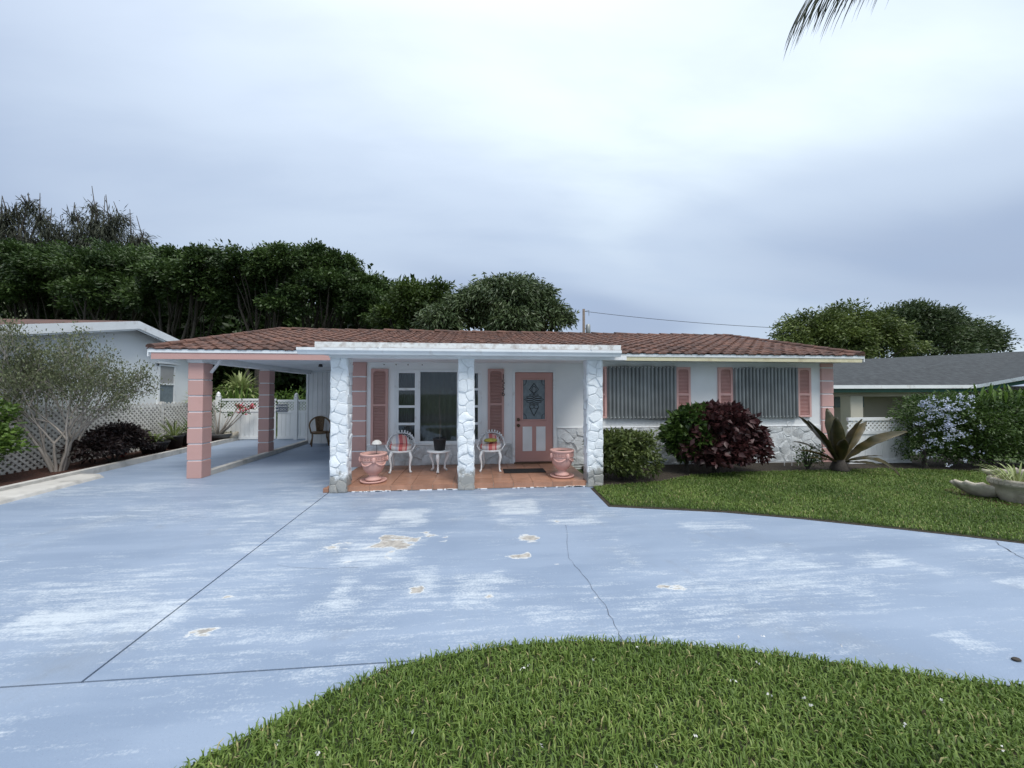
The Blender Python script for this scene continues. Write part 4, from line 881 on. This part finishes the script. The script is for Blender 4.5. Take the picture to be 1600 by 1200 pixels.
# ------------------------------------------------------------------ trees
def trunk_mb(base, top, r0, r1, bends=3, wob=.25, n=8):
    P = [Vector(base).lerp(Vector(top), i / bends) + (Vector((random.uniform(-wob, wob), random.uniform(-wob, wob), 0)) if 0 < i < bends else Vector()) for i in range(bends + 1)]
    return P, [r0 + (r1 - r0) * i / bends for i in range(bends + 1)]
def tree(name, label, group, base, lobes, n, L, W, m, stems=3, r0=.2, droop=.2, sub=26, spread=.26, inner=.25, limbs=True):
    """lobes in world coordinates"""
    t = empty(name, base, label, 'tree', group); b = Vector(base)
    tr = MB(); c0 = sum((Vector(l[:3]) for l in lobes), Vector()) / len(lobes)
    for s in range(stems):
        o = Vector((random.uniform(-1, 1), random.uniform(-1, 1), 0)) * r0 * 1.5; l = lobes[s % len(lobes)]; P, rad = trunk_mb(o - Vector((0, 0, .15)), Vector(l[:3]) - b, r0, r0 * .3, 5, .3); tr.tube(P, rad, 7)
    for l in lobes:
        for k in range(4):
            d = Vector((random.gauss(0, 1), random.gauss(0, 1), random.uniform(-.3, 1))).normalized(); a = Vector(l[:3]) - b; lo = a * random.uniform(.5, .75); tr.tube([lo, lo.lerp(a + d * l[3] * .8, .5) + Vector((0, 0, .2)), a + d * l[3] * .85], [r0 * .35, r0 * .2, r0 * .06], 5)
    tr.build('trunk', M['bark'], t, smooth=True)
    P, D, T = clumps([(l[0] - b.x, l[1] - b.y, l[2] - b.z, *l[3:]) for l in lobes], n, sub, spread, inner); D[:, 2] -= droop
    leaves('crown', P, D, m, L, W, t, T); return t
def lobe(u, v, rp, Y, sq=.8):
    p = at(u, v, Y); dep = Y * math.cos(YAW) + p.x * math.sin(YAW); return (p.x, Y, p.z, rp * dep / F_PX, sq)
fic = [((60, 470), [(45, 405, 40), (95, 410, 38), (0, 415, 44), (60, 440, 42), (15, 455, 30)], 25), ((190, 470), [(190, 402, 34), (145, 412, 36), (232, 412, 34), (180, 440, 34), (135, 445, 26)], 23.5), ((300, 470), [(285, 405, 32), (325, 402, 28), (262, 420, 30), (305, 435, 34)], 22.5), ((410, 470), [(395, 402, 34), (435, 396, 28), (370, 418, 30), (420, 432, 36), (450, 420, 26)], 22), ((510, 470), [(495, 400, 28), (530, 410, 30), (475, 420, 30), (515, 436, 32), (550, 432, 22)], 23), ((600, 480), [(585, 446, 28), (612, 455, 24), (568, 462, 28), (600, 478, 24)], 24)]
FL_ = ['dark ficus tree behind the white neighbour house, farthest from the mango', 'dark ficus tree rising behind the neighbour gable', 'dark ficus tree above the carport roof edge, beside the neighbour gable', 'tall dark ficus tree above the carport ridge end', 'dark ficus tree behind the porch roof, next to smaller one', 'smaller ficus tree at the low end of the row, near the mango']
for (b_, ls, Y), lab in zip(fic, FL_):
    ls = ls + [(ls[0][0] + random.uniform(-45, 45), 450 + random.uniform(-8, 12), 30), (ls[1][0] + random.uniform(-30, 30), 462, 24)]; L0 = [lobe(u, v + 16, r * 1.08, Y + random.uniform(-1.4, 1.4), random.uniform(.65, .9)) for u, v, r in ls]; tree('ficus_tree', lab, 'ficus trees behind the house', (L0[0][0], Y, 0), L0, 30000, .20, .095, M['ficus'], stems=5, r0=.13, sub=24, spread=.24, inner=.12)
L0 = [lobe(640, 478, 36, 20), lobe(680, 470, 30, 20.5), lobe(610, 500, 26, 20)]
tree('shade_tree', 'yellow-green leafy tree between the ficus row and the domed mango', None, (L0[0][0], 20, 0), L0, 9000, .22, .10, M['ficuslight'], stems=3, r0=.13, sub=36, spread=.24)
L0 = [lobe(790, 480, 52, 17.5), lobe(770, 468, 34, 18.2), lobe(828, 476, 38, 18), lobe(856, 500, 33, 17.5), lobe(735, 490, 38, 17.5), lobe(690, 508, 32, 17), lobe(800, 510, 36, 16.6), lobe(808, 458, 24, 18.2)]
tree('mango_tree', 'broad domed mango tree with dense drooping leaves behind the ridge', None, (L0[0][0], 17.5, 0), L0, 46000, .24, .07, M['mango'], stems=3, r0=.25, droop=.9, sub=80, spread=.21, inner=.12)
L0 = [lobe(1320, 519, 46, 21), lobe(1270, 525, 44, 21), lobe(1350, 535, 46, 20), lobe(1245, 545, 28, 20.5), lobe(1300, 545, 44, 20), lobe(1385, 540, 34, 20)]
tree('mango_tree', 'rounded yellow-green tree behind the right end of the tiled roof', None, (L0[0][0], 21, 0), L0, 32000, .22, .085, M['yellowtree'], stems=3, r0=.22, droop=.6, sub=46, spread=.19, inner=.15)
L0 = [lobe(1430, 512, 42, 25), lobe(1470, 522, 42, 25), lobe(1400, 515, 40, 25.5), lobe(1520, 530, 34, 25), lobe(1545, 540, 24, 24.5), lobe(1450, 545, 44, 24.5), lobe(1500, 548, 30, 24.5)]
tree('shade_tree', 'darker spreading tree behind the grey shingle roof', None, (L0[0][0], 25, 0), L0, 30000, .22, .09, M['darktree'], stems=4, r0=.2, sub=44, spread=.22, inner=.15)
# casuarinas: wispy, upright
def casuarina(label, u, v0, Y, hpx, lob, n):
    b = at(u, 613, Y); t = empty('casuarina_tree', (b.x, Y, 0), label, 'tree', 'feathery pines at the back'); top = at(u + 10, v0, Y); H = top.z; tr = MB()
    tr.tube([(0, 0, -.2), (.2, 0, H * .5), (.1, 0, H * .8), (top.x - b.x, 0, H)], [.3, .2, .1, .02], 7); Pn = []; Dn = []; Tn = []
    for (lu, lv, lr) in lob:
        c = at(lu, lv, Y) - Vector((b.x, Y, 0)); r = lr * Y / F_PX; h0 = c.z * random.uniform(.6, .8)
        tr.tube([(.15, 0, h0), (c.x * .6 + .1, random.uniform(-.5, .5), (h0 + c.z) / 2 + .2), (c.x, 0, c.z + r * .6), (c.x + random.uniform(-.6, .3), 0, c.z + r * random.uniform(1.3, 2.6))], [.09, .07, .045, .02], 5)
        for j in range(5): d = Vector((random.uniform(-1, 1), random.uniform(-1, 1), random.uniform(.2, 1.2))) * r * .9; tr.tube([(c.x, 0, c.z - r * .4), (c.x + d.x * .6, d.y * .6, c.z + d.z * .6), (c.x + d.x, d.y, c.z + d.z)], [.05, .035, .018], 4)
        k = int(n * lr * lr / sum(q[2] ** 2 for q in lob)); g_ = RNG.normal(size=(k, 3)) * np.array([r * .3, r * .3, r * .48]); Pn.append(np.array([c.x, 0, c.z]) + g_); Dn.append(np.stack([g_[:, 0] / r * .6 + .15, g_[:, 1] / r * .6, -.6 + RNG.normal(size=k) * .5], 1)); Tn.append(RNG.uniform(0, 1, k))
    tr.build('trunk', M['bark'], t, smooth=True); leaves('crown', np.concatenate(Pn), np.concatenate(Dn), M['pine'], .55, .05, t, np.concatenate(Tn)); return t
casuarina('feathery pine with bare upper twigs behind the ficus row', 140, 315, 34, 0, [(125, 375, 26), (150, 355, 24), (170, 365, 24), (185, 345, 16), (205, 385, 22), (222, 380, 16), (225, 400, 14), (160, 400, 36), (100, 385, 24), (115, 340, 10), (145, 325, 8)], 7000)
casuarina('leaning feathery pine at the outer end of the ficus row', 20, 335, 33, 0, [(45, 322, 12), (62, 345, 16), (80, 365, 18), (10, 345, 20), (0, 370, 26), (40, 380, 26), (25, 335, 12), (75, 395, 26)], 4600)
# thicket closing the view under the trees, tinted down to paint canopy shade
P, D, T = clumps([(at(u, 560, 30).x, 30 + random.uniform(-1, 1), z, 3.2, 1.) for u in range(-80, 700, 60) for z in (1.6, 4.2, 6.2)], 75000, 36, .36, .4); leaves_o = leaves('thicket', P, D, M['ficus'], .5, .3, None, T * .4); tag(leaves_o, kind='stuff')
P, D, T = clumps([(x, 17.5 + random.uniform(-.4, .4), .6, 1.1, .9) for x in np.arange(-11, -5, .9)], 9000, 24, .3); h_ = leaves('garden_shrubs', P, D, M['bright'], .12, .05, None, T); tag(h_, kind='stuff')
# ------------------------------------------------------------------ shrubs
def bush(name, label, cat, base, lobes, n, L, W, m, group=None, droop=.2, sub=30, spread=.22, inner=.2, stems=5, zmin=.03):
    t = empty(name, base, label, cat, group); b = Vector(base); st = MB()
    for i in range(stems):
        l = lobes[i % len(lobes)]; st.tube([(random.uniform(-.06, .06), random.uniform(-.06, .06), -.03), (l[0] * .5, l[1] * .5, l[2] * .5), (l[0] + random.uniform(-.1, .1), l[1], l[2] + l[3] * .4)], [.022, .016, .006], 5)
    st.build('stems', M['bark'], t); P, D, T = clumps(lobes, n, sub, spread, inner, zmin=zmin); D[:, 2] -= droop
    leaves('foliage', P, D, m, L, W, t, T); return t
bush('clipped_shrub', 'clipped olive-green shrub against the right stone column', 'shrub', (2.75, 6.85, .02), [(x, y, z, .28, .9) for x in (-.32, 0, .3) for y in (-.18, .15) for z in (.28, .62)], 9000, .075, .036, M['olive'], sub=34, spread=.28, droop=.35)
bush('croton_shrub', 'green-leaved shrub in front of the storm panels, joined to the burgundy one', 'shrub', (4.28, 7.35, .02), [(.0, 0, .95, .34), (-.12, .05, .7, .3), (.2, -.05, .75, .34), (0, 0, .4, .32), (.2, 0, 1.15, .24)], 6500, .12, .065, M['midgreen'], droop=.3)
bush('croton_shrub', 'burgundy-leaved shrub between the two storm-panelled windows', 'shrub', (4.84, 7.22, .02), [(-.2, -.02, .9, .40), (.2, .0, .92, .38), (.55, .05, .85, .36), (-.3, -.1, .42, .40), (.15, -.1, .45, .40), (.6, 0, .45, .36), (.0, 0, 1.15, .26), (.35, 0, 1.12, .25), (.72, .05, .72, .28)], 9500, .13, .085, M['burgundy'], droop=.4, sub=40)
bush('plumbago_hedge', 'tall hedge dotted with pale blue flowers beside the white fence', 'hedge', (9.6, 7.2, 0), [(x + (.4 if y else 0), y, z, .42, .95) for x in (0, .4, .8) for y in (0, .35) for z in (.4, .85, 1.2)], 17000, .06, .026, M['midgreen'], sub=44, spread=.22)
pb = bpy.data.objects['plumbago_hedge']
C = []
for i in range(120):
    a = random.triangular(-.48, .75, -.3); z = random.triangular(.1, 1.62, 1.45); C.append((a, -.46 + random.uniform(-.06, .1) + .7 * max(0, -a - .05) + .3 * max(0, z - 1.3), z))
C = np.array(C); idx = RNG.integers(0, len(C), 1000); Pp = C[idx] + RNG.normal(size=(1000, 3)) * .025; leaves('blossoms', Pp, RNG.normal(size=(1000, 3)) + np.array([0, -.8, .4]), M['blueflower'], .036, .03, pb)
bush('garden_hedge', 'dense green hedge with loose top sprays, right of the blue flowers', 'hedge', (11.2, 7.1, 0), [(x, y, z, .55, .9) for x in (-.5, .2, .9, 1.6) for y in (-.1, .4) for z in (.45, 1.0)] + [(x, .1, 1.28, .42) for x in (-.4, .3, 1.0, 1.7)], 24000, .075, .032, M['midgreen'], sub=46, spread=.24)
gh = bpy.data.objects['garden_hedge']; sp = MB()
for i in range(40):
    x = random.uniform(-.8, 2.0); strap(sp, (x, random.uniform(-.3, .5), 1.45), (random.uniform(-.6, .6), random.uniform(-.4, .4), 1), random.uniform(.25, .45), .05, 1.2, 5)
add_tint(sp.build('top_sprays', M['bright'], gh))
bush('dark_shrub', 'low dark purple shrub beside the myrtle trunk', 'shrub', (-8.35, 9.35, .05), [(0, 0, .4, .42), (.1, -.5, .35, .38), (-.1, .5, .42, .4), (.1, .1, .65, .3)], 6500, .08, .04, M['darkpurple'])
bush('leafy_shrub', 'bright green leafy shrub in front of the lattice, at the bed end', 'shrub', (-8.55, 7.15, .05), [(0, 0, .4, .4), (.05, -.2, .8, .42), (-.1, .15, 1.15, .38), (0, -.3, 1.35, .3), (.1, .1, .7, .35)], 6500, .08, .04, M['bright'])
# rose
rs = empty('rose_bush', (6.95, 7.3, .02), 'sparse thorny rose bush with small white blooms by the stone wainscot', 'shrub'); st = MB(); tips = []
for i in range(11):
    a = random.uniform(0, 6.28); e = Vector((math.cos(a) * random.uniform(.1, .5), math.sin(a) * .2, random.uniform(.2, .55))); st.tube([(0, 0, -.02), e * .5 + Vector((0, 0, .12)), e], [.012, .009, .004], 5); tips.append(e)
st.build('canes', M['bark'], rs); tp = np.array([tips[i % 11] for i in range(420)]) * RNG.uniform(.5, 1.05, (420, 1)) + RNG.normal(size=(420, 3)) * .06; leaves('foliage', tp, RNG.normal(size=(420, 3)), M['midgreen'], .05, .03, rs)
tp = np.array([tips[i % 5] for i in range(60)]) + RNG.normal(size=(60, 3)) * .02; leaves('blooms', tp, RNG.normal(size=(60, 3)), M['whiteflower'], .04, .035, rs)
# giant strap-leaved plant
bn = empty('strap_leaf_plant', (7.5, 7.12, .0), 'big bronze-green strap-leaved rosette plant at the house corner', 'plant')
MB().lathe([(.16, -.03), (.17, .08), (.13, .18), (.09, .26)], n=12).build('stem', M['bark'], bn, smooth=True)
for dx, dy, dz, L_, W_, dr in [(-.85, -.25, .95, 1.25, .17, .25), (-.62, .1, 1.0, 1.15, .20, .45), (-.15, -.1, 1.0, .92, .26, .35), (.05, .25, 1.0, 1.0, .26, .2), (.35, -.1, 1.0, .95, .22, .5), (.85, -.25, .75, 1.15, .30, .55), (.75, .2, .9, 1.05, .26, .4), (-1, -.1, .45, .95, .12, .35), (-1, -.3, .25, .95, .11, .15), (1, -.2, .35, .75, .12, .35), (.9, -.45, .12, .7, .13, .5), (.6, -.8, .55, .95, .16, 1.9), (-.4, -.5, .8, .8, .2, .6), (-.7, .3, .6, .85, .15, .5)]:
    mb = MB(); strap(mb, (dx * .05, dy * .05, .2), (dx, dy, dz), L_ * random.uniform(1.0, 1.2), W_ * .95, dr, 14, .3, twist=random.uniform(-.5, .5), tipw=.12); lo = random.uniform(0, .6); mb.v = [tuple(Vector(v) + mnoise.noise_vector(Vector(v) * 14) * .016) for v in mb.v]; o = mb.build('leaf', M['bronze'], bn); add_tint(o, lambda c: max(0, min(1, lo + .5 * mnoise.noise(Vector(c) * 9)))); o.modifiers.new('s', 'SOLIDIFY').thickness = .006
# wire trellis
wt = MB()
for x, h in ((0, .95), (.16, .8), (-.18, .7)): wt.tube([(x, 0, 0), (x, 0, h)] + [(x - .05 + .05 * math.cos(t), 0, h + .05 * math.sin(t)) for t in [j * .7 for j in range(7)]], .006, 5)
for z in (.25, .5): wt.tube([(-.18, 0, z), (.16, 0, z)], .005, 5)
tag(wt.build('wire_trellis', M['chairwhite'], loc=(7.0, 7.75, .0)), 'thin scrolled wire trellis in front of the stone wainscot', 'trellis')
# stone planter and shells
pl = empty('stone_planter', (8.02, 4.86, .0), 'pale cast-stone planter with a key band, on the lawn', 'planter')
MB().lathe([(.14, 0), (.17, .03), (.24, .16), (.27, .27), (.285, .275), (.285, .365), (.265, .37), (.25, .31), (.04, .30)], n=28).build('bowl', M['stonepot'], pl, smooth=True); kb = MB()
for i in range(30):
    a = 2 * math.pi * i / 30
    for dz, da, h_, w_ in ((.345, 0, .008, .045), (.30, 0, .008, .045), (.322, .08, .04, .01)): c_, s_ = math.cos(a + da), math.sin(a + da); kb.bar((c_ * .286 - s_ * w_ / 2, s_ * .286 + c_ * w_ / 2, dz), (c_ * .286 + s_ * w_ / 2, s_ * .286 - c_ * w_ / 2, dz), h_, .012, (c_, s_, 0))
tag(kb.build('key_band', M['stonepot'], pl), kind='stuff')
sp_ = empty('spider_plant', (8.02, 4.86, .30), 'striped spider plant growing in the cast-stone planter', 'plant'); mb = MB()
for i in range(70):
    a = random.uniform(0, 6.28); strap(mb, (.1 * math.cos(a), .1 * math.sin(a), 0), (math.cos(a) * random.uniform(.3, 1), math.sin(a) * random.uniform(.3, 1), random.uniform(.5, 1.3)), random.uniform(.25, .45), .022, random.uniform(.8, 2), 6, .3)
add_tint(mb.build('foliage', M['lime'], sp_))
def shell(loc, label, rz, s):
    mb = MB(); nu, nv = 28, 8
    for i in range(nu + 1):
        a = math.pi * (-.15 + 1.3 * i / nu)
        for j in range(nv + 1):
            t = j / nv; rib = 1 + .09 * math.cos(i * 2 * math.pi / 4) * t; mb.v.append((s * t * math.cos(a) * rib * 1.15, s * t * math.sin(a) * rib * .9, s * (.08 + .62 * t ** 2.2 * (1 + .06 * math.cos(i * 2 * math.pi / 4)))))
    for i in range(nu):
        for j in range(nv): k = i * (nv + 1) + j; mb.f.append((k, k + 1, k + nv + 2, k + nv + 1))
    o = mb.build('giant_shell', M['stonepot'], None, smooth=True, loc=loc); o.rotation_euler = (R(14), R(-8), rz); sd = o.modifiers.new('s', 'SOLIDIFY'); sd.thickness = .05; return tag(o, label, 'shell', 'stone shells on the lawn')
shell((7.82, 5.15, .0), 'ribbed pale stone shell lying left against the planter', R(150), .27); shell((9.0, 5.55, .05), 'ribbed pale stone shell standing behind the spider plant', R(200), .36)
sheet('mulch_patch', [(7.5, 5.1), (7.7, 4.7), (8.4, 4.5), (9.4, 5.1), (9.3, 5.9), (7.8, 5.6)], .03, M['mulch'], kind='structure')
# ------------------------------------------------------------------ crape myrtle: vase of stems
cm = empty('crape_myrtle', (-8.45, 8.35, .05), 'vase-shaped crape myrtle with pale stems, in the left bed', 'tree'); cm.scale = (.78, .8, 1.27); st = MB(); tips = []
def grow(p, d, L_, r, lev):
    pts = [p]; q = p; dd = d
    for i in range(3): dd = (dd + Vector((random.gauss(0, .10), random.gauss(0, .10), random.gauss(.03, .05)))).normalized(); q = q + dd * L_ / 3; pts.append(q)
    st.tube(pts, [r, r * .88, r * .76, r * .62], 6 if lev < 2 else 4, cap=False)
    if lev >= 2: tips.append((pts[2], dd, L_)); tips.append((q, dd, L_))
    if lev < 5:
        for k in range(3 if lev in (1, 3) else 2): nd = (dd + Vector((random.gauss(0, .38), random.gauss(0, .38), random.gauss(.02, .2)))).normalized(); grow(q, nd, L_ * random.uniform(.68, .85), r * .62, lev + 1)
for a, tl_ in ((0, .5), (.8, .25), (1.5, .6), (2.2, .4), (3.0, .5), (3.8, .3), (4.5, .65), (5.1, .35), (5.8, .45)): grow(Vector((.07 * math.cos(a), .09 * math.sin(a), -.05)), Vector((math.cos(a) * tl_ * .9, math.sin(a) * tl_, 1)).normalized(), random.uniform(.5, .75), .036, 0)
st.build('trunk', M['palebark'], cm, smooth=True)
n = 16000; idx = RNG.integers(0, len(tips), n); tp = np.array([tuple(t[0]) for t in tips])[idx]; td = np.array([tuple(t[1]) for t in tips])[idx]; P = tp + td * RNG.uniform(-.1, .15, (n, 1)) + RNG.normal(size=(n, 3)) * .085; kp = P[:, 2] > .8
leaves('foliage', P[kp], (td + RNG.normal(size=(n, 3)) * .8)[kp], M['myrtle'], .05, .026, cm)
# ------------------------------------------------------------------ pots in the bed
def pot(name, loc, label, prof, m, cat='plant pot', ribs=0):
    p = empty(name, loc, label, cat); b = MB(); b.lathe(prof, n=28); b.build('pot', m, p, smooth=True)
    if ribs:
        rb = MB(); r0, z0 = prof[0]; r1, z1 = prof[1]
        for i in range(ribs): a = 2 * math.pi * i / ribs; rb.tube([(r0 * math.cos(a), r0 * math.sin(a), z0 + .01), (r1 * math.cos(a), r1 * math.sin(a), z1)], .012, 5)
        rb.build('ribs', m, p, smooth=True)
    return p
pot('ribbed_pot', (-8.5, 10.62, .06), 'wide ribbed black pot in the bed, holding trailing green leaves', [(.2, 0), (.30, .26), (.33, .27), (.33, .31), (.29, .31), (.27, .25), (.02, .24)], M['black'], ribs=24)
pot('nursery_pot', (-8.55, 11.35, .06), 'plain tall black pot between two wider pots', [(.15, 0), (.2, .34), (.22, .35), (.22, .39), (.19, .39), (.18, .33), (.02, .33)], M['black'])
pot('wide_pot', (-8.6, 12.1, .06), 'wide plain black pot in the bed near the pink pillar', [(.26, 0), (.32, .3), (.34, .31), (.34, .36), (.3, .36), (.29, .3), (.02, .3)], M['black'])
def spray(name, label, loc, n, L_, W_, m, dr, up=(.5, 1.2), wide=1., parent=None, cat='plant'):
    e = empty(name, loc, label, cat); mb = MB()
    for i in range(n):
        a = random.uniform(0, 6.28); strap(mb, (.04 * math.cos(a), .04 * math.sin(a), 0), (math.cos(a) * random.uniform(.1, wide), math.sin(a) * random.uniform(.1, wide), random.uniform(*up)), L_ * random.uniform(.6, 1.15), W_, dr * random.uniform(.5, 1.3), 6, .25)
    add_tint(mb.build('foliage', m, e)); return e
spray('trailing_plant', 'trailing green plant in the ribbed black pot', (-8.5, 10.62, .29), 60, .5, .05, M['olive'], 2.2, (.3, 1.0))
spray('leggy_plant', 'leggy thin-leaved plant in the tall black pot', (-8.55, 11.35, .38), 26, .6, .035, M['olive'], 1.0)
spray('grassy_plant', 'loose grassy plant in the wide black pot near the pillar', (-8.6, 12.1, .35), 30, .65, .04, M['midgreen'], 1.2)
dr_ = spray('dracaena', 'spiky yellow-green dracaena on thin canes by the neighbour window', (-8.75, 12.5, 1.35), 60, .5, .045, M['lime'], .9, (.1, 1.4)); MB().tube([(0, 0, -1.32), (.03, 0, -.7), (0, 0, .05)], .025, 6).build('cane', M['bark'], dr_); MB().tube([(.08, .05, -1.32), (.15, .02, -.6), (.12, 0, .25)], .02, 6).build('cane', M['bark'], dr_)
mb = MB()
for i in range(40): a = random.uniform(0, 6.28); strap(mb, (.12, 0, .25), (math.cos(a) * random.uniform(.1, 1), math.sin(a) * random.uniform(.1, 1), random.uniform(.2, 1.4)), .4, .04, .9, 6, .25)
add_tint(mb.build('crown', M['lime'], dr_))
rp = spray('red_cordyline', 'low red-leaved plant behind the dark shrub', (-8.7, 10.0, .07), 18, .6, .05, leafmat('red_leaf', (.12, .02, .02), (.3, .06, .05)), .8, (.6, 1.4), .6)
pot('bowl_pot', (-8.62, 13.2, .06), 'shallow dark bowl pot holding the pink-flowered desert rose', [(.25, 0), (.36, .14), (.40, .2), (.41, .23), (.37, .23), (.34, .18), (.02, .17)], mat('grey_pot', (.10, .10, .10), .7))
pot('stone_bowl', (-8.02 - .42, 13.5, .06), 'small pale stone bowl next to the white fence', [(.16, 0), (.25, .12), (.26, .24), (.23, .24), (.22, .18), (.02, .17)], M['stonepot'])
spray('bowl_seedling', 'small low seedling in the pale stone bowl', (-8.44, 13.5, .22), 12, .16, .05, M['olive'], 1.5)
dsr = empty('desert_rose', (-8.62, 13.2, .22), 'desert rose with slanting bare stems and red-pink blooms', 'plant'); st = MB(); tp = []
for dx, dz in ((.95, .95), (.75, .85), (.55, 1.0), (.1, 1.05), (-.15, .85), (-.3, .7), (.35, .7)):
    e = Vector((dx, random.uniform(-.2, .2), dz)); st.tube([(0, 0, -.03), e * .45 + Vector((0, 0, -.06)), e], [.04, .022, .012], 6); tp.append(e)
st.build('stems', M['palebark'], dsr, smooth=True); q = np.array([tp[i % 3] for i in range(90)]) + RNG.normal(size=(90, 3)) * .05; tag(leaves('blooms', q, RNG.normal(size=(90, 3)), M['pinkflower'], .08, .06, dsr), kind='stuff'); q = np.array([tp[i % 7] for i in range(160)]) + RNG.normal(size=(160, 3)) * .07; leaves('foliage', q, RNG.normal(size=(160, 3)), M['midgreen'], .1, .045, dsr)
b_ = at(375, 600, 16); spray('bromeliad', 'large bright striped rosette plant above the white fence', (b_.x, 16, 1.55), 150, 1.0, .10, M['lime'], 1.6, (-.2, 1.4)); MB().tube([(0, 0, -1.62), (0, 0, .1)], .1, 8).build('stem', M['bark'], bpy.data.objects['bromeliad'])
spray('strappy_clump', 'upright green strappy clump just behind the white fence', (b_.x + .5, 15.2, .0), 90, 1.9, .06, M['bright'], .5, (1.0, 2.2), .7)
# terracotta offcut, myrtle stake, leaf litter
tag(MB().box(-2.55, 6.42, 0, -2.46, 6.52, .075).build('tile_offcut', M['floor_tile'], bevel=.008), 'small terracotta tile block at the foot of the left stone column', 'tile')
# ------------------------------------------------------------------ palm overhead (stands beside the drive, outside the view)
pm = empty('palm_tree', (7.5, 2.9, 0), 'coconut palm whose drooping frond tips hang into the sky', 'tree')
MB().tube([(0, 0, -.1), (-.1, .1, 2.5), (-.2, .3, 5), (-.3, .5, 7.8)], [.2, .16, .14, .13], 10).build('trunk', M['palebark'], pm, smooth=True)
def frond(tip, arch, nl=46, L_=.75, bias=Vector((0, 0, -.75))):
    a = Vector((-.3, .5, 7.75)); b = Vector(tip); m_ = a.lerp(b, .5) + Vector((0, 0, arch)); P = [a * (1 - t) ** 2 + m_ * 2 * t * (1 - t) + b * t * t for t in [i / 20 for i in range(21)]]
    f = MB(); f.tube(P, [.03 - .026 * i / 20 for i in range(21)], 5); lf_ = MB()
    for i in range(nl):
        t = .12 + .88 * i / nl; p = a * (1 - t) ** 2 + m_ * 2 * t * (1 - t) + b * t * t; d = ((m_ - a) * (1 - t) + (b - m_) * t).normalized(); s = d.cross(Vector((0, 0, 1))).normalized()
        for sg_ in (-1, 1): strap(lf_, p, d * random.uniform(.6, .9) + s * sg_ * random.uniform(.1, .45) + bias, L_ * (1 - .2 * t) * random.uniform(.8, 1.1), .035, .9, 6, .3, tipw=.05)
    o = f.build('frond', M['palebark'], pm); add_tint(lf_.build('leaflets', M['palm'], o), lambda c: mnoise.noise(Vector(c) * 3) * .5 + .5)
tipP = at(1262, -8, 4.3) - Vector((7.5, 2.9, 0)); frond(tipP, .35, 84, 1.0, Vector((0, 0, -.7)))
for tp_ in ((2.4, 1.2, 7.8), (2.6, -.6, 7.4), (1.2, -2.2, 7.4), (-.8, -2.4, 7.6), (.8, .6, 10.6)): frond(tp_, 1.0, 30)

# fallen petals in the grass, a pebble on the drive
x = RNG.uniform(-1.2, 2.6, 26); y = RNG.uniform(1.5, 2.35, 26); P = np.stack([x, y, np.full(26, .052)], 1); P = np.repeat(P, 3, 0) + RNG.normal(size=(78, 3)) * .004
tag(leaves('fallen_petals', P, RNG.normal(size=(78, 3)) * np.array([1, 1, .3]), M['whiteflower'], .014, .012), kind='stuff')
q = gr(1588, 1032); mb = MB(); mb.lathe([(.012, -.002), (.022, .006), (.016, .014), (.003, .017)], n=9, sx=1.3, sy=.8); tag(mb.build('pebble', M['bark'], loc=(q.x, q.y, 0), smooth=True), 'small dark pebble lying on the blue driveway', 'pebble')

for nm, lab, ct in (('lawn_grass', 'short green lawn grass in front of the house shrubs', 'grass'), ('island_grass', 'thick green grass on the island inside the curved driveway', 'grass'), ('thicket', 'leafy thicket tinted dark for canopy shade, under and behind the ficus trees', 'foliage'), ('garden_shrubs', 'low bright green garden shrubs behind the white gate', 'foliage'), ('fallen_petals', 'tiny white petals scattered in the island grass', 'petals')): tag(bpy.data.objects[nm], lab, ct)
